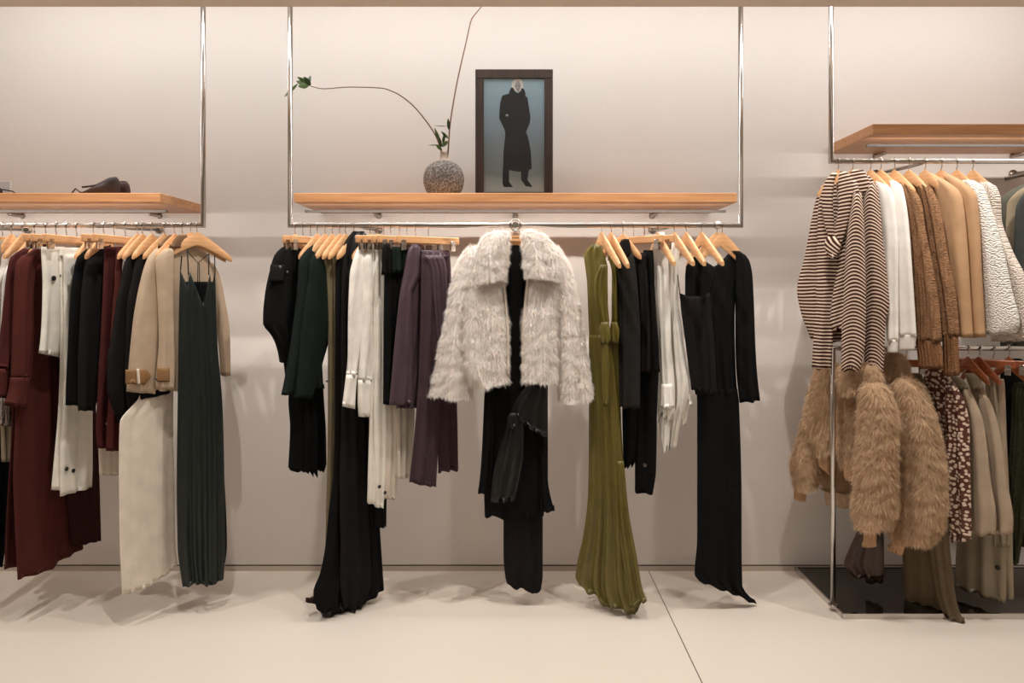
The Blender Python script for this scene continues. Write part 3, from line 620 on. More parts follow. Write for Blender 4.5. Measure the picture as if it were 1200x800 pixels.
garment('blouse', 'blouse', 'white satin blouse with long cuffs, the rear one beside the black gowns', 434, kk,
        [('sleeve', 'whiteS', [(281, 428, 434), (288, 421, 438), (296, 417, 438), (304, 414, 438), (323, 410, 436), (387, 408, 434), (425, 408, 424), (440, 407, 419)], {'folds': 2, 'th': .02, 'dY': -.01}),
         ('cuff', 'whiteS', [(439, 406.5, 418), (458, 404, 416), (402, 476, 415, 479)], {'folds': 1, 'amp': .003, 'dY': -.012, 'th': .018, 'hemw': 0}),
         ('body', 'whiteS', [(282, 430, 438), (300, 422, 444), (450, 422, 442)], {'folds': 2, 'dY': .012})], GM)
garment('blouse', 'blouse', 'white satin blouse with a buttoned cuff, the front one left of the ruffled black dress', 443, kk,
        [('sleeve', 'whiteS', [(286, 436, 443), (296, 430, 446), (304, 426, 448), (330, 426, 448), (390, 423, 444), (446, 420, 436)], {'folds': 2, 'th': .02, 'dY': -.01}),
         ('cuff', 'whiteS', [(445, 420, 435.5), (470, 420, 435), (488, 421, 434)], {'folds': 1, 'amp': .003, 'dY': -.012, 'th': .02, 'hemw': 0})], GM)
garment('trousers', 'trousers', 'black trousers with only the ankle showing below the white trousers', 440, kk,
        [('leg', 'black', [(300, 444, 456), (560, 440, 453), (617, 440, 452)], {'dY': .03, 'folds': 1.5})], GM)
garment('trousers', 'trousers', 'white trousers with dark buttons near the ankle on the middle rail', 448, kk,
        [('leg', 'white', [(293, 436, 446), (400, 437, 448), (480, 433, 448), (590, 432, 441)], {'folds': 2, 'dY': -.01}),
         ('leg', 'white', [(293, 440, 452), (400, 440, 454), (480, 438, 456), (594, 440, 449)], {'folds': 2, 'dY': -.026}),], GM,
        btn=[([(437.5, 568), (444, 575)], 'btn', .008, .042)])
garment('trousers', 'trousers', 'cream trousers hanging between the buttoned white ones and the purple blouse', 455, kk,
        [('leg', 'cream', [(293, 446, 458), (400, 448, 466), (480, 448, 468), (584, 448, 463)], {'folds': 3})], GM)
garment('long_skirt', 'skirt', 'cream skirt with an uneven hem behind the purple blouse', 462, kk,
        [('skirt', 'cream', [(293, 460, 474), (400, 462, 482), (480, 460, 486), (560, 462, 480)], {'folds': 3, 'dY': .012})], GM)
for a_, w_ in ((434, 'the rear white satin blouse'), (442.5, 'the front white satin blouse')): hanger(a_, kk, w_, group=HM)
for a_, w_ in ((450, 'the buttoned white trousers'), (458, 'the cream trousers')): hanger(a_, .0028, w_, 'clip', group=HM, arm=.8)
garment('dress', 'dress', 'black dress with ruffled shoulder flaps between the white and purple blouses', 470, kk,
        [('body', 'black', [(292, 452, 478), (320, 451, 475), (400, 450, 474), (474, 450, 466)], {'folds': 3}),
         ('ruffle', 'black', [(286, 450, 457), (292, 448, 458), (322, 447, 459)], {'folds': 2, 'dY': -.03, 'th': .01}),
         ('ruffle', 'dkgreen', [(289, 461, 473), (294, 459, 476), (319, 459, 475)], {'folds': 2, 'dY': -.035, 'th': .01})], GM)
hanger(468, .0028, 'the black dress with ruffled shoulders', 'clip', group=HM, arm=.8)
garment('blouse', 'blouse', 'purple satin blouse with gathered sleeves right of the black ruffled dress', 487, .003,
        [('sleeve', 'purpleS', [(286, 483, 490), (294, 478, 494), (315, 474, 495), (343, 469, 482), (388, 464, 482), (430, 460, 482), (474, 456, 482)], {'folds': 2, 'amp': .009, 'dY': -.025, 'th': .018}),
         ('body', 'purpleS', [(288, 486, 496), (300, 480, 500), (343, 478, 502), (400, 474, 500), (478, 464, 489)], {'folds': 3, 'amp': .009})], GM)
garment('trousers', 'trousers', 'purple satin trousers with split ankles beside the fur jacket', 502, .003,
        [('waistband', 'purpleS', [(293, 494, 526), (301, 494, 527)], {'folds': 4, 'amp': .004, 'th': .016}),
         ('leg', 'purple', [(298, 494, 514), (400, 492, 515), (480, 488, 515), (480, 565, 511, 571)], {'folds': 2.5, 'amp': .012, 'dY': -.012, 'hemw': .9}),
         ('leg', 'purple', [(298, 510, 527), (350, 510, 530), (450, 512, 535), (513, 553, 537, 550)], {'folds': 2.5, 'amp': .012, 'dY': .01, 'hemw': .9}),
         ('drape', 'purpleS', [(299, 498, 520), (315, 504, 524), (350, 508, 524), (400, 512, 522)], {'folds': 4, 'amp': .008, 'dY': -.035, 'th': .008, 'topamp': .9})], GM,
        btn=[([(493, 531)], 'btn', .006, .045)])
for a_, w_ in ((477, 'the cream skirt behind the purple blouse'), (487, 'the purple satin blouse'), (502, 'the purple satin trousers')):
    hanger(a_, .0018 if a_ > 480 else .0028, w_, 'clip', group=HM, arm=.85)
# ================================================================ CENTRE
fw = dict(folds=2, amp=.010, nt=20, hemw=1.2)
garment('fur_jacket', 'jacket', 'open cream faux-fur jacket facing forward at the centre of the middle rail', 604, 0.0,
        [('front_panel', 'fur_w', [(290, 548, 592), (310, 538, 592), (340, 536, 590), (384, 534, 594), (420, 535, 595), (440, 543, 595), (556, 453, 595, 445)], dict(fw, th=.05, dY=-.03, fur=(26000, .024, .0011))),
         ('front_panel', 'fur_w', [(290, 616, 656), (310, 620, 662), (327, 621, 664), (384, 614, 656), (420, 614, 654), (614, 444, 653, 448)], dict(fw, th=.05, dY=-.03, fur=(22000, .024, .0011))),
         ('sleeve', 'fur_w', [(292, 548, 562), (305, 539, 566), (330, 531, 562), (351, 528, 556), (396, 519, 548), (430, 512, 550), (505, 460, 552, 467)], dict(fw, th=.055, dY=-.02, fur=(20000, .024, .0011))),
         ('sleeve', 'fur_w', [(292, 642, 655), (305, 640, 663), (327, 645, 670), (351, 650, 675), (384, 655, 681), (430, 656, 689), (656, 472, 693, 465)], dict(fw, th=.055, dY=-.02, fur=(20000, .024, .0011))),
         ('collar', 'fur_w', [(273, 578, 597), (280, 566, 594), (295, 560, 593), (315, 559, 592), (561, 328, 590, 325)], dict(fw, th=.035, dY=-.085, fur=(13000, .026, .0011))),
         ('collar', 'fur_w', [(273, 611, 630), (280, 615, 641), (295, 616, 652), (310, 616, 656), (618, 322, 654, 326)], dict(fw, th=.035, dY=-.085, fur=(13000, .026, .0011))),
         ('lining_edge', 'cream', [(322, 588, 591), (384, 593, 596), (440, 594, 597)], dict(th=.012, dY=-.05, folds=1, amp=.001)),
         ('lining_edge', 'cream', [(322, 617, 621), (384, 612.5, 615.5), (440, 613, 615)], dict(th=.012, dY=-.05, folds=1, amp=.001)),
         ('back_panel', 'cream', [(278, 575, 634), (300, 546, 660), (440, 545, 655)], dict(th=.012, dY=.06, folds=2))])
garment('evening_gown', 'gown', 'black wrap gown with knotted sash hanging inside the cream fur jacket', 604, 0.0,
        [('bodice', 'black', [(281, 594, 613), (300, 588, 620), (400, 586, 622), (446, 576, 634), (460, 568, 641), (500, 567, 642), (560, 567, 642), (568, 605, 637, 604)], {'folds': 4, 'amp': .008, 'th': .025, 'dY': .02, 'hemw': 2}),
         ('skirt', 'blackwarm', [(560, 588, 637), (605, 590, 636), (650, 590, 636), (675, 592, 636), (594, 684, 634, 691)], {'folds': 3, 'amp': .010, 'th': .018, 'dY': .045, 'hem': [(0, 0), (.3, 3), (.5, -1), (.75, 6), (1, 0)]}),
         ('sleeve', 'black', [(330, 576, 590), (455, 568, 580), (540, 564, 578), (562, 562, 576), (560, 577, 574, 577)], {'folds': 2, 'dY': -.0, 'th': .02}),
         ('sleeve', 'black', [(330, 620, 634), (455, 632, 642), (560, 632, 642), (580, 633, 645), (634, 600, 650, 597)], {'folds': 2, 'dY': -.0, 'th': .02}),
         ('drape', 'blackS', [(622, 448, 640, 450), (608, 462, 642, 468), (600, 478, 642, 490), (598, 488, 641, 513)], {'folds': 3.5, 'amp': .010, 'dY': -.04, 'th': .014, 'topamp': .8}),
         ('sash', 'blackS', [(484, 597, 608), (492, 595, 612), (505, 592, 614), (530, 584, 614), (560, 577, 610), (575, 588, 604, 586)], {'folds': 3, 'amp': .010, 'dY': -.05, 'th': .014, 'topamp': .7}),
         ('sash_knot', 'blackS', [(483, 597, 605), (492, 594, 608), (501, 597, 607)], {'folds': 1, 'amp': .004, 'dY': -.065, 'th': .02})])
hc = hanger(604, .0, 'the cream fur jacket at the centre', group='centre hangers', drop=.06, arm=.9)
MB().box(-.031, .031, -.017, .011, -.074, -.041, .005).build('centre_block', M['beech'], hc)
for i_, x_ in enumerate((-.014, -.007, 0, .007, .014)): MB().box(x_-.0018, x_+.0018, -.0185, -.017, -.059, -.053).build('engraved_mark', M['dkbrown'], hc)
def ring(c, r, t, n=28, ax='xz'):
    return MB().tube([(c[0]+r*math.cos(2*math.pi*i/n), c[1], c[2]+r*math.sin(2*math.pi*i/n)) for i in range(n+1)], t, 8, False)
e = empty('rail_clamp', (0, RY-.001, ZM), 'round chrome clamp ring on the middle rail above the cream fur jacket', 'clamp')
ring((0, -.016, .0), .024, .0045).build('ring', M['chrome'], e, True)
MB().tube([(-0, -.011, 0), (0, -.024, 0)], .013, 18).build('cap', M['steel'], e, 'auto')
MB().tube([(-.016, -.016, -.018), (-.018, -.016, -.04), (.018, -.016, -.04), (.016, -.016, -.018)], .0022, 8).build('hook_loop', M['chrome'], e, True)
e = empty('rail_clamp', ((841-CX)/F*RY, RY, ZM), 'small chrome clamp at the right end of the middle rail', 'clamp')
MB().tube([(-.012, 0, 0), (.012, 0, 0)], .0165, 18).build('collar', M['chrome'], e, 'auto')
MB().tube([(0, -.016, 0), (0, -.026, 0)], .006, 12).build('screw', M['chrome'], e, 'auto')
# ================================================================ MIDDLE RAIL, RIGHT HALF
GR = 'clothes on the right half of the middle rail'; HR = 'hangers on the right half of the middle rail'
def waistknot(root, loc): pass
garment('evening_gown', 'gown', 'long olive green satin gown trailing on the floor, the front one', 705, -.0018,
        [('bodice', 'oliveS', [(286, 694, 701), (291, 688, 705), (298, 684, 708), (315, 686, 712), (332, 688, 712), (360, 689, 712), (385, 690, 714), (398, 691, 714)], {'folds': 3, 'amp': .012, 'topamp': .7, 'sharp': .6}),
         ('drape', 'oliveS', [(310, 704, 711), (330, 696, 712), (350, 697, 712), (380, 703, 714), (396, 706, 714)], {'folds': 2.5, 'amp': .009, 'dY': -.03, 'th': .010, 'topamp': .9}),
         ('waist_knot', 'oliveS', [(377, 705, 713), (386, 702, 715), (396, 704, 716), (402, 705, 715)], {'folds': 2, 'amp': .004, 'dY': -.045, 'th': .016}),
         ('skirt', 'oliveS', [(392, 690, 715), (430, 690, 720), (460, 690, 723), (520, 690, 728), (578, 689, 733), (629, 683, 737), (655, 677, 740), (675, 674, 743), (679, 686, 752, 700)],
          {'folds': 5, 'amp': .016, 'sharp': .6, 'hem': [(0, 0), (.25, 6), (.5, 22), (.6, 14), (.75, 20), (.9, 22), (1, 4)], 'hemw': .9, 'th': .02, 'nt': 40}),
         ('sash_tail', 'oliveS', [(400, 706, 713), (430, 705, 714), (475, 707, 713)], {'folds': 1, 'dY': -.05, 'th': .006}),
         ('train', 'oliveS', [(540, 722, 731), (600, 724, 737), (650, 729, 746), (690, 736, 753), (738, 712, 758, 704)], {'folds': 2, 'dY': -.006, 'th': .012, 'amp': .012})], GR)
garment('evening_gown', 'gown', 'olive green satin gown, the rear one showing beside the black blazer', 716, -.0022,
        [('bodice', 'oliveS', [(290, 712, 717), (300, 713, 720), (320, 718, 722), (380, 717, 724)], {'folds': 1}),
         ('waist_knot', 'oliveS', [(377, 716, 723), (388, 715, 726), (402, 716, 725)], {'folds': 2, 'amp': .004, 'dY': -.02, 'th': .012}),
         ('skirt', 'oliveS', [(398, 714, 725), (480, 715, 727), (600, 718, 736), (650, 722, 744), (690, 728, 752)], {'folds': 2, 'amp': .01, 'dY': .02})], GR)
hanger(705, -.0042, 'the front olive satin gown', group=HR, drop=.14, arm=1.0, deg=-80); hanger(716, -.0042, 'the rear olive satin gown', group=HR, drop=.14, arm=1.0, deg=-82)
km = -.0032
garment('blazer', 'blazer', 'charcoal black blazer with a satin lapel right of the olive gowns', 731, km,
        [('sleeve', 'charcoal', [(297, 734, 741), (305, 730, 743), (340, 730, 747), (400, 731, 750), (478, 730, 750)], {'folds': 1.5, 'th': .02, 'dY': -.02, 'hemw': .5}),
         ('body', 'charcoal', [(280, 729, 736), (288, 725, 739), (300, 721, 741), (340, 720, 744), (400, 722, 746), (476, 724, 746)], {'folds': 2}),
         ('collar', 'blackwarm', [(280, 730, 737), (290, 728, 739), (300, 730, 738)], {'folds': 1, 'dY': -.035, 'th': .008, 'amp': .002})], GR)
garment('skirt', 'skirt', 'black skirt on clips right of the charcoal blazer', 743, km,
        [('skirt', 'blackwarm', [(296, 741, 757), (350, 743, 760), (400, 746, 762), (436, 748, 762)], {'folds': 2.5})], GR)
garment('skirt', 'skirt', 'black skirt on clips touching the white blouse', 755, km,
        [('skirt', 'black', [(293, 754, 765), (320, 756, 766), (400, 758, 770), (436, 757, 773)], {'folds': 2.5})], GR)
garment('trousers', 'trousers', 'black trousers with a silver ankle button behind the black skirts', 749, km,
        [('leg', 'black', [(300, 748, 760), (420, 744, 772), (480, 744, 770), (550, 744, 769), (744, 576, 765, 579)], {'folds': 1.5, 'dY': .018, 'hemw': .5}),], GR,
        btn=[([(755.5, 545)], 'btn_s', .009, .0)])
garment('trousers', 'trousers', 'black trousers with a short frayed hem left of the button-ankle pair', 736, km,
        [('leg', 'black', [(300, 738, 748), (476, 730, 746), (520, 731, 745), (545, 732, 743)], {'folds': 1.5, 'dY': .03, 'hemw': 4})], GR)
hanger(730, km, 'the charcoal blazer', group=HR); hanger(742.6, km, 'the black skirt next to the charcoal blazer', 'clip', group=HR, arm=.9); hanger(755, km, 'the black skirt next to the white blouse', 'clip', group=HR, arm=.9)
garment('blouse', 'blouse', 'ivory blouse with hanging ties, the left one beside the black skirts', 772, km,
        [('body', 'whiteS', [(272, 772, 778), (282, 768, 780), (294, 764, 781), (327, 768, 784), (400, 770, 786), (462, 771, 790), (490, 772, 790)], {'folds': 3, 'hemw': 5}),
         ('collar', 'whiteS', [(272, 773, 778), (285, 772, 780), (300, 774, 779)], {'folds': 1, 'dY': -.02, 'th': .008}),
         ('cuff', 'whiteS', [(450, 776, 787), (478, 775, 789)], {'folds': 1.5, 'dY': -.03, 'th': .02}),
         ('tie', 'whiteS', [(485, 771, 784), (505, 774, 784), (527, 779, 783)], {'folds': 2, 'th': .008, 'hemw': 4})], GR)
garment('blouse', 'blouse', 'ivory blouse with a jagged scarf hem, the right one beside the black slip dress', 789, -.0028,
        [('body', 'whiteS', [(278, 788, 794), (284, 783, 799), (292, 780, 797), (305, 779, 795), (345, 780, 794), (390, 782, 799), (430, 784, 804), (455, 784, 808), (468, 786, 806), (490, 786, 798), (526, 785, 791)],
          {'folds': 3.5, 'amp': .012, 'sharp': .5, 'hemw': .9}),
         ('tie', 'whiteS', [(452, 800, 808), (475, 800, 807), (498, 801, 804)], {'folds': 1, 'th': .006, 'dY': .02}),
         ('tie', 'whiteS', [(450, 805, 808), (465, 807, 810), (476, 809, 811)], {'folds': 1, 'th': .004, 'dY': .01})], GR)
hanger(771, -.0045, 'the left ivory blouse', group=HR, drop=.13, arm=.95, deg=-86); hanger(790, -.0038, 'the right ivory blouse', group=HR, drop=.13, arm=1.0, deg=-85)
def camistraps(root, loc):
    MB().tube([Vector(P(794, 322, 2.9))-loc, Vector(P(797, 345, 2.95))-loc], .002, 6).build('strap', M['black'], root, True)
    MB().tube([Vector(P(842, 306, 2.87))-loc, Vector(P(831, 347, 2.94))-loc], .002, 6).build('strap', M['black'], root, True)
garment('slip_dress', 'dress', 'short black slip dress hanging in front of the long-sleeved black gown', 815, -.0009,
        [('body', 'blackwarm', [(343, 796, 832), (370, 799, 834), (400, 803, 837), (810, 456, 840, 462)], {'folds': 3.5, 'dY': -.06, 'amp': .009, 'topamp': .4, 'top': [(0, 0), (.3, 4), (.7, 4), (1, 0)]})], GR,
        extra=camistraps)
garment('evening_gown', 'gown', 'long black long-sleeved gown at the right end of the middle rail', 843, .0008,
        [('bodice', 'black', [(804, 304, 868, 296), (803, 318, 866, 312), (340, 803, 862), (380, 804, 861), (430, 808, 862), (462, 815, 864)],
          {'folds': 6, 'amp': .007, 'top': [(0, 8), (.15, -2), (.25, 0), (.5, 13), (.62, 10), (.8, -2), (1, 0)], 'nt': 40, 'topamp': .5, 'dY': .01}),
         ('skirt', 'black', [(455, 816, 864), (473, 817, 866), (595, 817, 869), (629, 817, 869), (814, 672, 870, 686), (819, 681, 887, 708)],
          {'folds': 4, 'amp': .010, 'dY': .01, 'hem': [(0, 0), (.5, -2), (.75, -1), (1, 0)], 'hemw': 1}),
         ('sleeve', 'black', [(294, 857, 866), (300, 862, 874), (307, 862, 878), (322, 862, 881), (360, 862, 883), (390, 862, 884), (430, 863, 886), (867, 472, 890, 468)], {'folds': 1.8, 'th': .022, 'dY': -.01, 'hemw': 1})], GR)
hanger(804, -.0038, 'one strap of the short black slip dress', group=HR, drop=.13, arm=1.0, deg=-87); hanger(822, -.003, 'the short black slip dress, beside the black gown', group=HR, drop=.13, arm=1.0, deg=-85); hanger(840, .0003, 'the black long-sleeved gown', group=HR, arm=.55, drop=.12); hanger(846, .0003, 'the back of the black gown, last on the middle rail', group=HR, arm=.55, drop=.12)
# ================================================================ RIGHT UPPER RAIL
GU = 'knitwear and coats on the upper right rail'; HU = 'hangers on the upper right rail'
ku = -.0035
sd = dict(folds=1.6, amp=.008, hemw=1)
garment('striped_cardigan', 'cardigan', 'brown and cream striped cardigan with wide lapels at the left end of the right rack', 984, -.0016,
        [('sleeve', 'stripe', [(218, 962, 972), (230, 957, 972), (257, 951, 972), (300, 943, 972), (341, 934, 972), (360, 937, 970), (397, 950, 964)], dict(sd, th=.03, dY=.03)),
         ('front_panel', 'stripe', [(215, 966, 980), (240, 959, 982), (300, 957, 983), (350, 956, 980), (400, 953, 976), (432, 951, 974)], dict(sd, th=.018, dY=-.03)),
         ('front_panel', 'stripe', [(212, 990, 1004), (240, 986, 1010), (300, 983, 1012), (345, 976, 1008), (375, 973, 1000), (388, 976, 996)], dict(sd, th=.018, dY=-.04, uvrot=.35)),
         ('back_panel', 'stripe', [(212, 968, 1004), (300, 958, 1012), (385, 956, 1010), (400, 960, 1005)], dict(sd, th=.008, dY=.02)),
         ('sleeve', 'stripe', [(226, 1000, 1010), (250, 996, 1012), (271, 993, 1013), (300, 990, 1014), (350, 988, 1015), (400, 986, 1014), (434, 986, 1008)], dict(sd, th=.028, dY=-.08, curve=-.25)),
         ('lapel', 'stripe', [(202, 976, 982), (212, 967, 978), (235, 963, 976), (262, 966, 978), (280, 972, 980)], dict(th=.014, dY=-.065, folds=1, amp=.003, uvrot=-.1)),
         ('lapel', 'stripe', [(201, 984, 992), (212, 982, 1000), (240, 982, 998), (270, 978, 992), (292, 975, 984)], dict(th=.014, dY=-.07, folds=1, amp=.003, uvrot=.15)),
         ('knot', 'stripe', [(277, 970, 980), (286, 966, 986), (296, 968, 983), (303, 974, 979)], dict(th=.022, dY=-.09, folds=1, amp=.003, uvrot=-.8))], GU)
garment('striped_cardigan', 'cardigan', 'brown and cream striped cardigan second from the left on the right rack', 1003, -.0024,
        [('body', 'stripe', [(200, 1000, 1011), (207, 995, 1020), (215, 994, 1026), (235, 998, 1031), (275, 1003, 1033), (320, 1004, 1035), (390, 1005, 1034)], dict(sd, th=.016, dY=.03, uvrot=.25)),
         ('sleeve', 'stripe', [(215, 1018, 1027), (235, 1012, 1031), (275, 1010, 1034), (320, 1012, 1039), (358, 1012, 1042), (376, 1012, 1038), (437, 1013, 1035)], dict(sd, th=.024, dY=-.02, curve=-.3)),
         ('collar', 'stripe', [(199, 1000, 1012), (206, 994, 1016), (216, 996, 1020), (228, 1002, 1014)], dict(th=.012, dY=-.03, folds=1, amp=.003, uvrot=.1))], GU)
def ug(nm, cat, lbl, xh, m, rows, k=ku, th=.018, cuff=None, cm=None, **o):
    ps = [('sleeve', m, rows, dict(dict(folds=1.6, amp=.006, th=th, hemw=.8), **o))]
    ps.append(('body', m, [(r[0], r[1]-8, r[2]-6) for r in rows if len(r) == 3][:-1], dict(folds=1, th=.01, dY=.02)))
    if cuff: ps.append(('cuff', cm or m, cuff, dict(folds=1, th=th*.9, amp=.002, hemw=0)))
    garment(nm, cat, lbl, xh, k, ps, GU)
ug('sweater', 'sweater', 'white sweater right beside the striped cardigans', 1022, 'whitecool',
   [(211, 1024, 1032), (216, 1026, 1039), (222, 1028, 1044), (236, 1031, 1048), (290, 1036, 1052), (360, 1038, 1052), (400, 1040, 1052)], cuff=[(398, 1040, 1052), (413, 1041, 1051)])
ug('sweater', 'sweater', 'white sweater beside the brown cable-knit ones', 1034, 'whitecool',
   [(211, 1041, 1047), (214, 1042, 1054), (222, 1044, 1058), (257, 1047, 1064), (320, 1050, 1069), (394, 1052, 1074)], cuff=[(392, 1052, 1074), (410, 1053, 1071)])
ug('cable_knit_sweater', 'sweater', 'brown cable-knit sweater with ribbed cuff, the left one', 1052, 'cable',
   [(209, 1048, 1056), (214, 1052, 1064), (222, 1056, 1071), (237, 1060, 1079), (270, 1066, 1084), (310, 1068, 1092), (370, 1072, 1101), (400, 1072, 1103)], th=.024, folds=2.5, amp=.009, cuff=[(399, 1073, 1101), (410, 1075, 1103), (432, 1077, 1105)], cm='ribcuff')
ug('cable_knit_sweater', 'sweater', 'brown cable-knit sweater beside the camel coats, the right one', 1070, 'cable',
   [(209, 1071, 1079), (214, 1073, 1085), (222, 1076, 1092), (250, 1082, 1102), (300, 1090, 1110), (345, 1097, 1119), (394, 1104, 1123)], th=.024, folds=2.5, amp=.009, cuff=[(392, 1105, 1122), (440, 1107, 1123)], cm='ribcuff')
ug('wool_coat', 'coat', 'camel wool coat right of the brown cable knits', 1090, 'camel',
   [(203, 1085, 1092), (208, 1088, 1102), (215, 1092, 1113), (222, 1096, 1122), (232, 1099, 1127), (275, 1104, 1132), (345, 1116, 1136), (395, 1122, 1139)], th=.026, folds=1)
ug('wool_coat', 'coat', 'camel wool coat left of the white boucle jacket', 1106, 'camel',
   [(203, 1104, 1110), (210, 1108, 1124), (218, 1114, 1135), (228, 1120, 1143), (250, 1127, 1146), (320, 1132, 1149), (395, 1138, 1153)], th=.026, folds=1)
ug('boucle_jacket', 'jacket', 'white chunky boucle jacket right of the camel coats', 1124, 'boucle',
   [(211, 1128, 1140), (214, 1130, 1147), (220, 1134, 1151), (240, 1140, 1158), (286, 1146, 1172), (340, 1150, 1184), (380, 1153, 1193), (392, 1155, 1188)], th=.034)
ug('boucle_jacket', 'jacket', 'cream chunky boucle jacket at the right end of the upper rail', 1142, 'boucle2',
   [(213, 1148, 1158), (218, 1152, 1166), (235, 1156, 1171), (254, 1160, 1171), (292, 1166, 1184), (330, 1168, 1203), (400, 1162, 1215)], th=.03)
for a_, w_, k_ in ((982, 'the left striped cardigan', -.002), (999, 'the second striped cardigan', -.0026), (1020, 'the left white sweater', ku), (1032, 'the right white sweater', ku), (1048, 'the left brown cable-knit sweater', ku),
                   (1065, 'the right brown cable-knit sweater', ku), (1084, 'the left camel coat', ku), (1103, 'the right camel coat', ku), (1121, 'the white boucle jacket', ku), (1140, 'the cream boucle jacket', ku)):
    hanger(a_, k_, w_, zr=ZU, group=HU)
# side rail garments (run along the right wall)
def side(nm, lbl, Y, m, rows, th=.02):
    V, Fq, uv = cloth_geo(rows, 1216, 0.0, th=th, Y0=Y, folds=3); o = mesh(nm, V, Fq, M[m], None, True, (0, 0, 0), uv); tag(o, lbl, nm.split('_')[-1], 'garments on the side rail')
side('grey_jacket', 'grey-beige jacket on the side rail, just right of the cream boucle jacket', 3.22, 'greygreen', [(212, 1206, 1216), (222, 1186, 1240), (234, 1172, 1256), (300, 1170, 1260), (405, 1172, 1262)])
side('beige_shirt', 'pale beige shirt on the side rail in front of the grey-beige jacket', 3.13, 'greige', [(214, 1210, 1222), (226, 1190, 1246), (240, 1180, 1262), (300, 1178, 1268), (395, 1182, 1270)])
side('dark_sweater', 'dark slate sweater on the side rail at the right edge of the view', 3.04, 'slate', [(216, 1214, 1230), (228, 1198, 1256), (246, 1190, 1276), (300, 1188, 1276), (390, 1190, 1276)])
# ================================================================ RIGHT LOWER RAIL
GD = 'clothes on the low right rail'; HD = 'hangers on the low right rail'
kl = -.0035
fb = dict(folds=1.2, amp=.006, nt=18, hemw=1)
garment('fur_jacket', 'jacket', 'tan fur jacket with ribbed cuffs, leftmost on the low rail', 1000, -.001,
        [('sleeve', 'fur_b', [(430, 958, 970), (445, 953, 972), (480, 944, 970), (520, 934, 966), (545, 928, 962), (570, 932, 956)], dict(fb, th=.05, dY=.16, fur=(9000, .03, .0012))),
         ('cuff', 'camel', [(566, 931, 947), (930, 584, 944, 588)], dict(th=.02, dY=.16, folds=4, amp=.002, hemw=0)),
         ('body', 'fur_b', [(428, 962, 1000), (460, 956, 1000), (490, 951, 1000), (515, 953, 1000), (530, 957, 1000)], dict(fb, th=.04, dY=.10, fur=(9000, .03, .0012))),
         ('cuff', 'camel', [(532, 958, 974), (959, 546, 973, 557)], dict(th=.018, dY=.10, folds=4, amp=.002, hemw=0)),
         ('back_panel', 'fur_b', [(500, 962, 1006), (560, 963, 1008), (592, 968, 1000)], dict(fb, th=.03, dY=.2, fur=(5000, .03, .0012)))], GD)
garment('fur_jacket', 'jacket', 'tan fur jacket with a big fur collar under the striped cardigans', 1014, -.0022,
        [('body', 'fur_b', [(440, 986, 1014), (480, 983, 1018), (520, 982, 1018), (545, 988, 1014)], dict(fb, th=.035, dY=-.0, fur=(8000, .03, .0012))),
         ('cuff', 'camel', [(543, 985, 1002), (990, 560, 1000, 567)], dict(th=.018, dY=-.02, folds=4, amp=.002, hemw=0)),
         ('collar', 'fur_b', [(428, 984, 1026), (438, 981, 1030), (450, 984, 1024), (458, 992, 1012)], dict(fb, th=.03, dY=-.07, fur=(7000, .03, .0012))),
         ('sleeve', 'fur_b', [(448, 1014, 1030), (456, 1010, 1038), (475, 1008, 1046), (500, 1007, 1049), (560, 1003, 1048), (600, 1001, 1047), (616, 1006, 1042)], dict(fb, th=.055, dY=-.09, fur=(16000, .03, .0012))),
         ('cuff', 'camel', [(616, 1012, 1028), (630, 1012, 1027), (640, 1010, 1027)], dict(th=.02, dY=-.09, folds=4, amp=.002, hemw=0))], GD)
garment('fur_jacket', 'jacket', 'tan fur jacket with a large puffed sleeve, rightmost fur beside the dotted dress', 1040, -.0026,
        [('collar', 'fur_b', [(414, 1036, 1056), (428, 1038, 1062), (446, 1042, 1066)], dict(fb, th=.03, dY=.03, fur=(4500, .03, .0012))),
         ('sleeve', 'fur_b', [(444, 1050, 1068), (455, 1048, 1078), (475, 1047, 1088), (500, 1048, 1096), (550, 1046, 1104), (590, 1043, 1106), (615, 1043, 1103), (634, 1054, 1090)], dict(fb, th=.06, dY=-.01, fur=(22000, .03, .0012))),
         ('cuff', 'camel', [(628, 1047, 1063), (1040, 643, 1058, 650)], dict(th=.02, dY=-.02, folds=4, amp=.002, hemw=0))], GD)
garment('satin_trousers', 'trousers', 'dark brown satin trousers trailing on the mirrored platform below the fur', 1018, -.002,
        [('leg', 'brownS', [(560, 1010, 1030), (620, 1004, 1034), (645, 994, 1036), (660, 989, 1036), (676, 1000, 1036)], {'folds': 3, 'amp': .014, 'dY': .08, 'th': .02}),
         ('leg', 'brownS', [(470, 1010, 1026), (560, 1012, 1030), (640, 1016, 1036), (682, 1014, 1035)], {'folds': 2, 'amp': .01, 'dY': .14, 'th': .02})], GD)
garment('wide_trousers', 'trousers', 'long khaki trousers with a pointed hem reaching over the platform edge', 1078, -.0022,
        [('waistband', 'khaki', [(437, 1062, 1080), (446, 1062, 1082)], {'folds': 1, 'amp': .002, 'dY': .02}),
         ('leg', 'khaki', [(444, 1064, 1080), (560, 1060, 1094), (620, 1056, 1098), (660, 1058, 1104), (1060, 703, 1108, 718)], {'folds': 2.5, 'amp': .012, 'dY': .03, 'hemw': 1}),
         ('leg', 'khaki', [(444, 1070, 1084), (560, 1078, 1100), (612, 1084, 1110), (650, 1090, 1114), (699, 1098, 1120), (1106, 722, 1131, 734)], {'folds': 2, 'amp': .010, 'dY': .0, 'hemw': 1})], GD)
hanger(1062, -.001, 'the long khaki trousers', 'clip', zr=ZLO, woodm='cherry', group=HD, arm=.45)
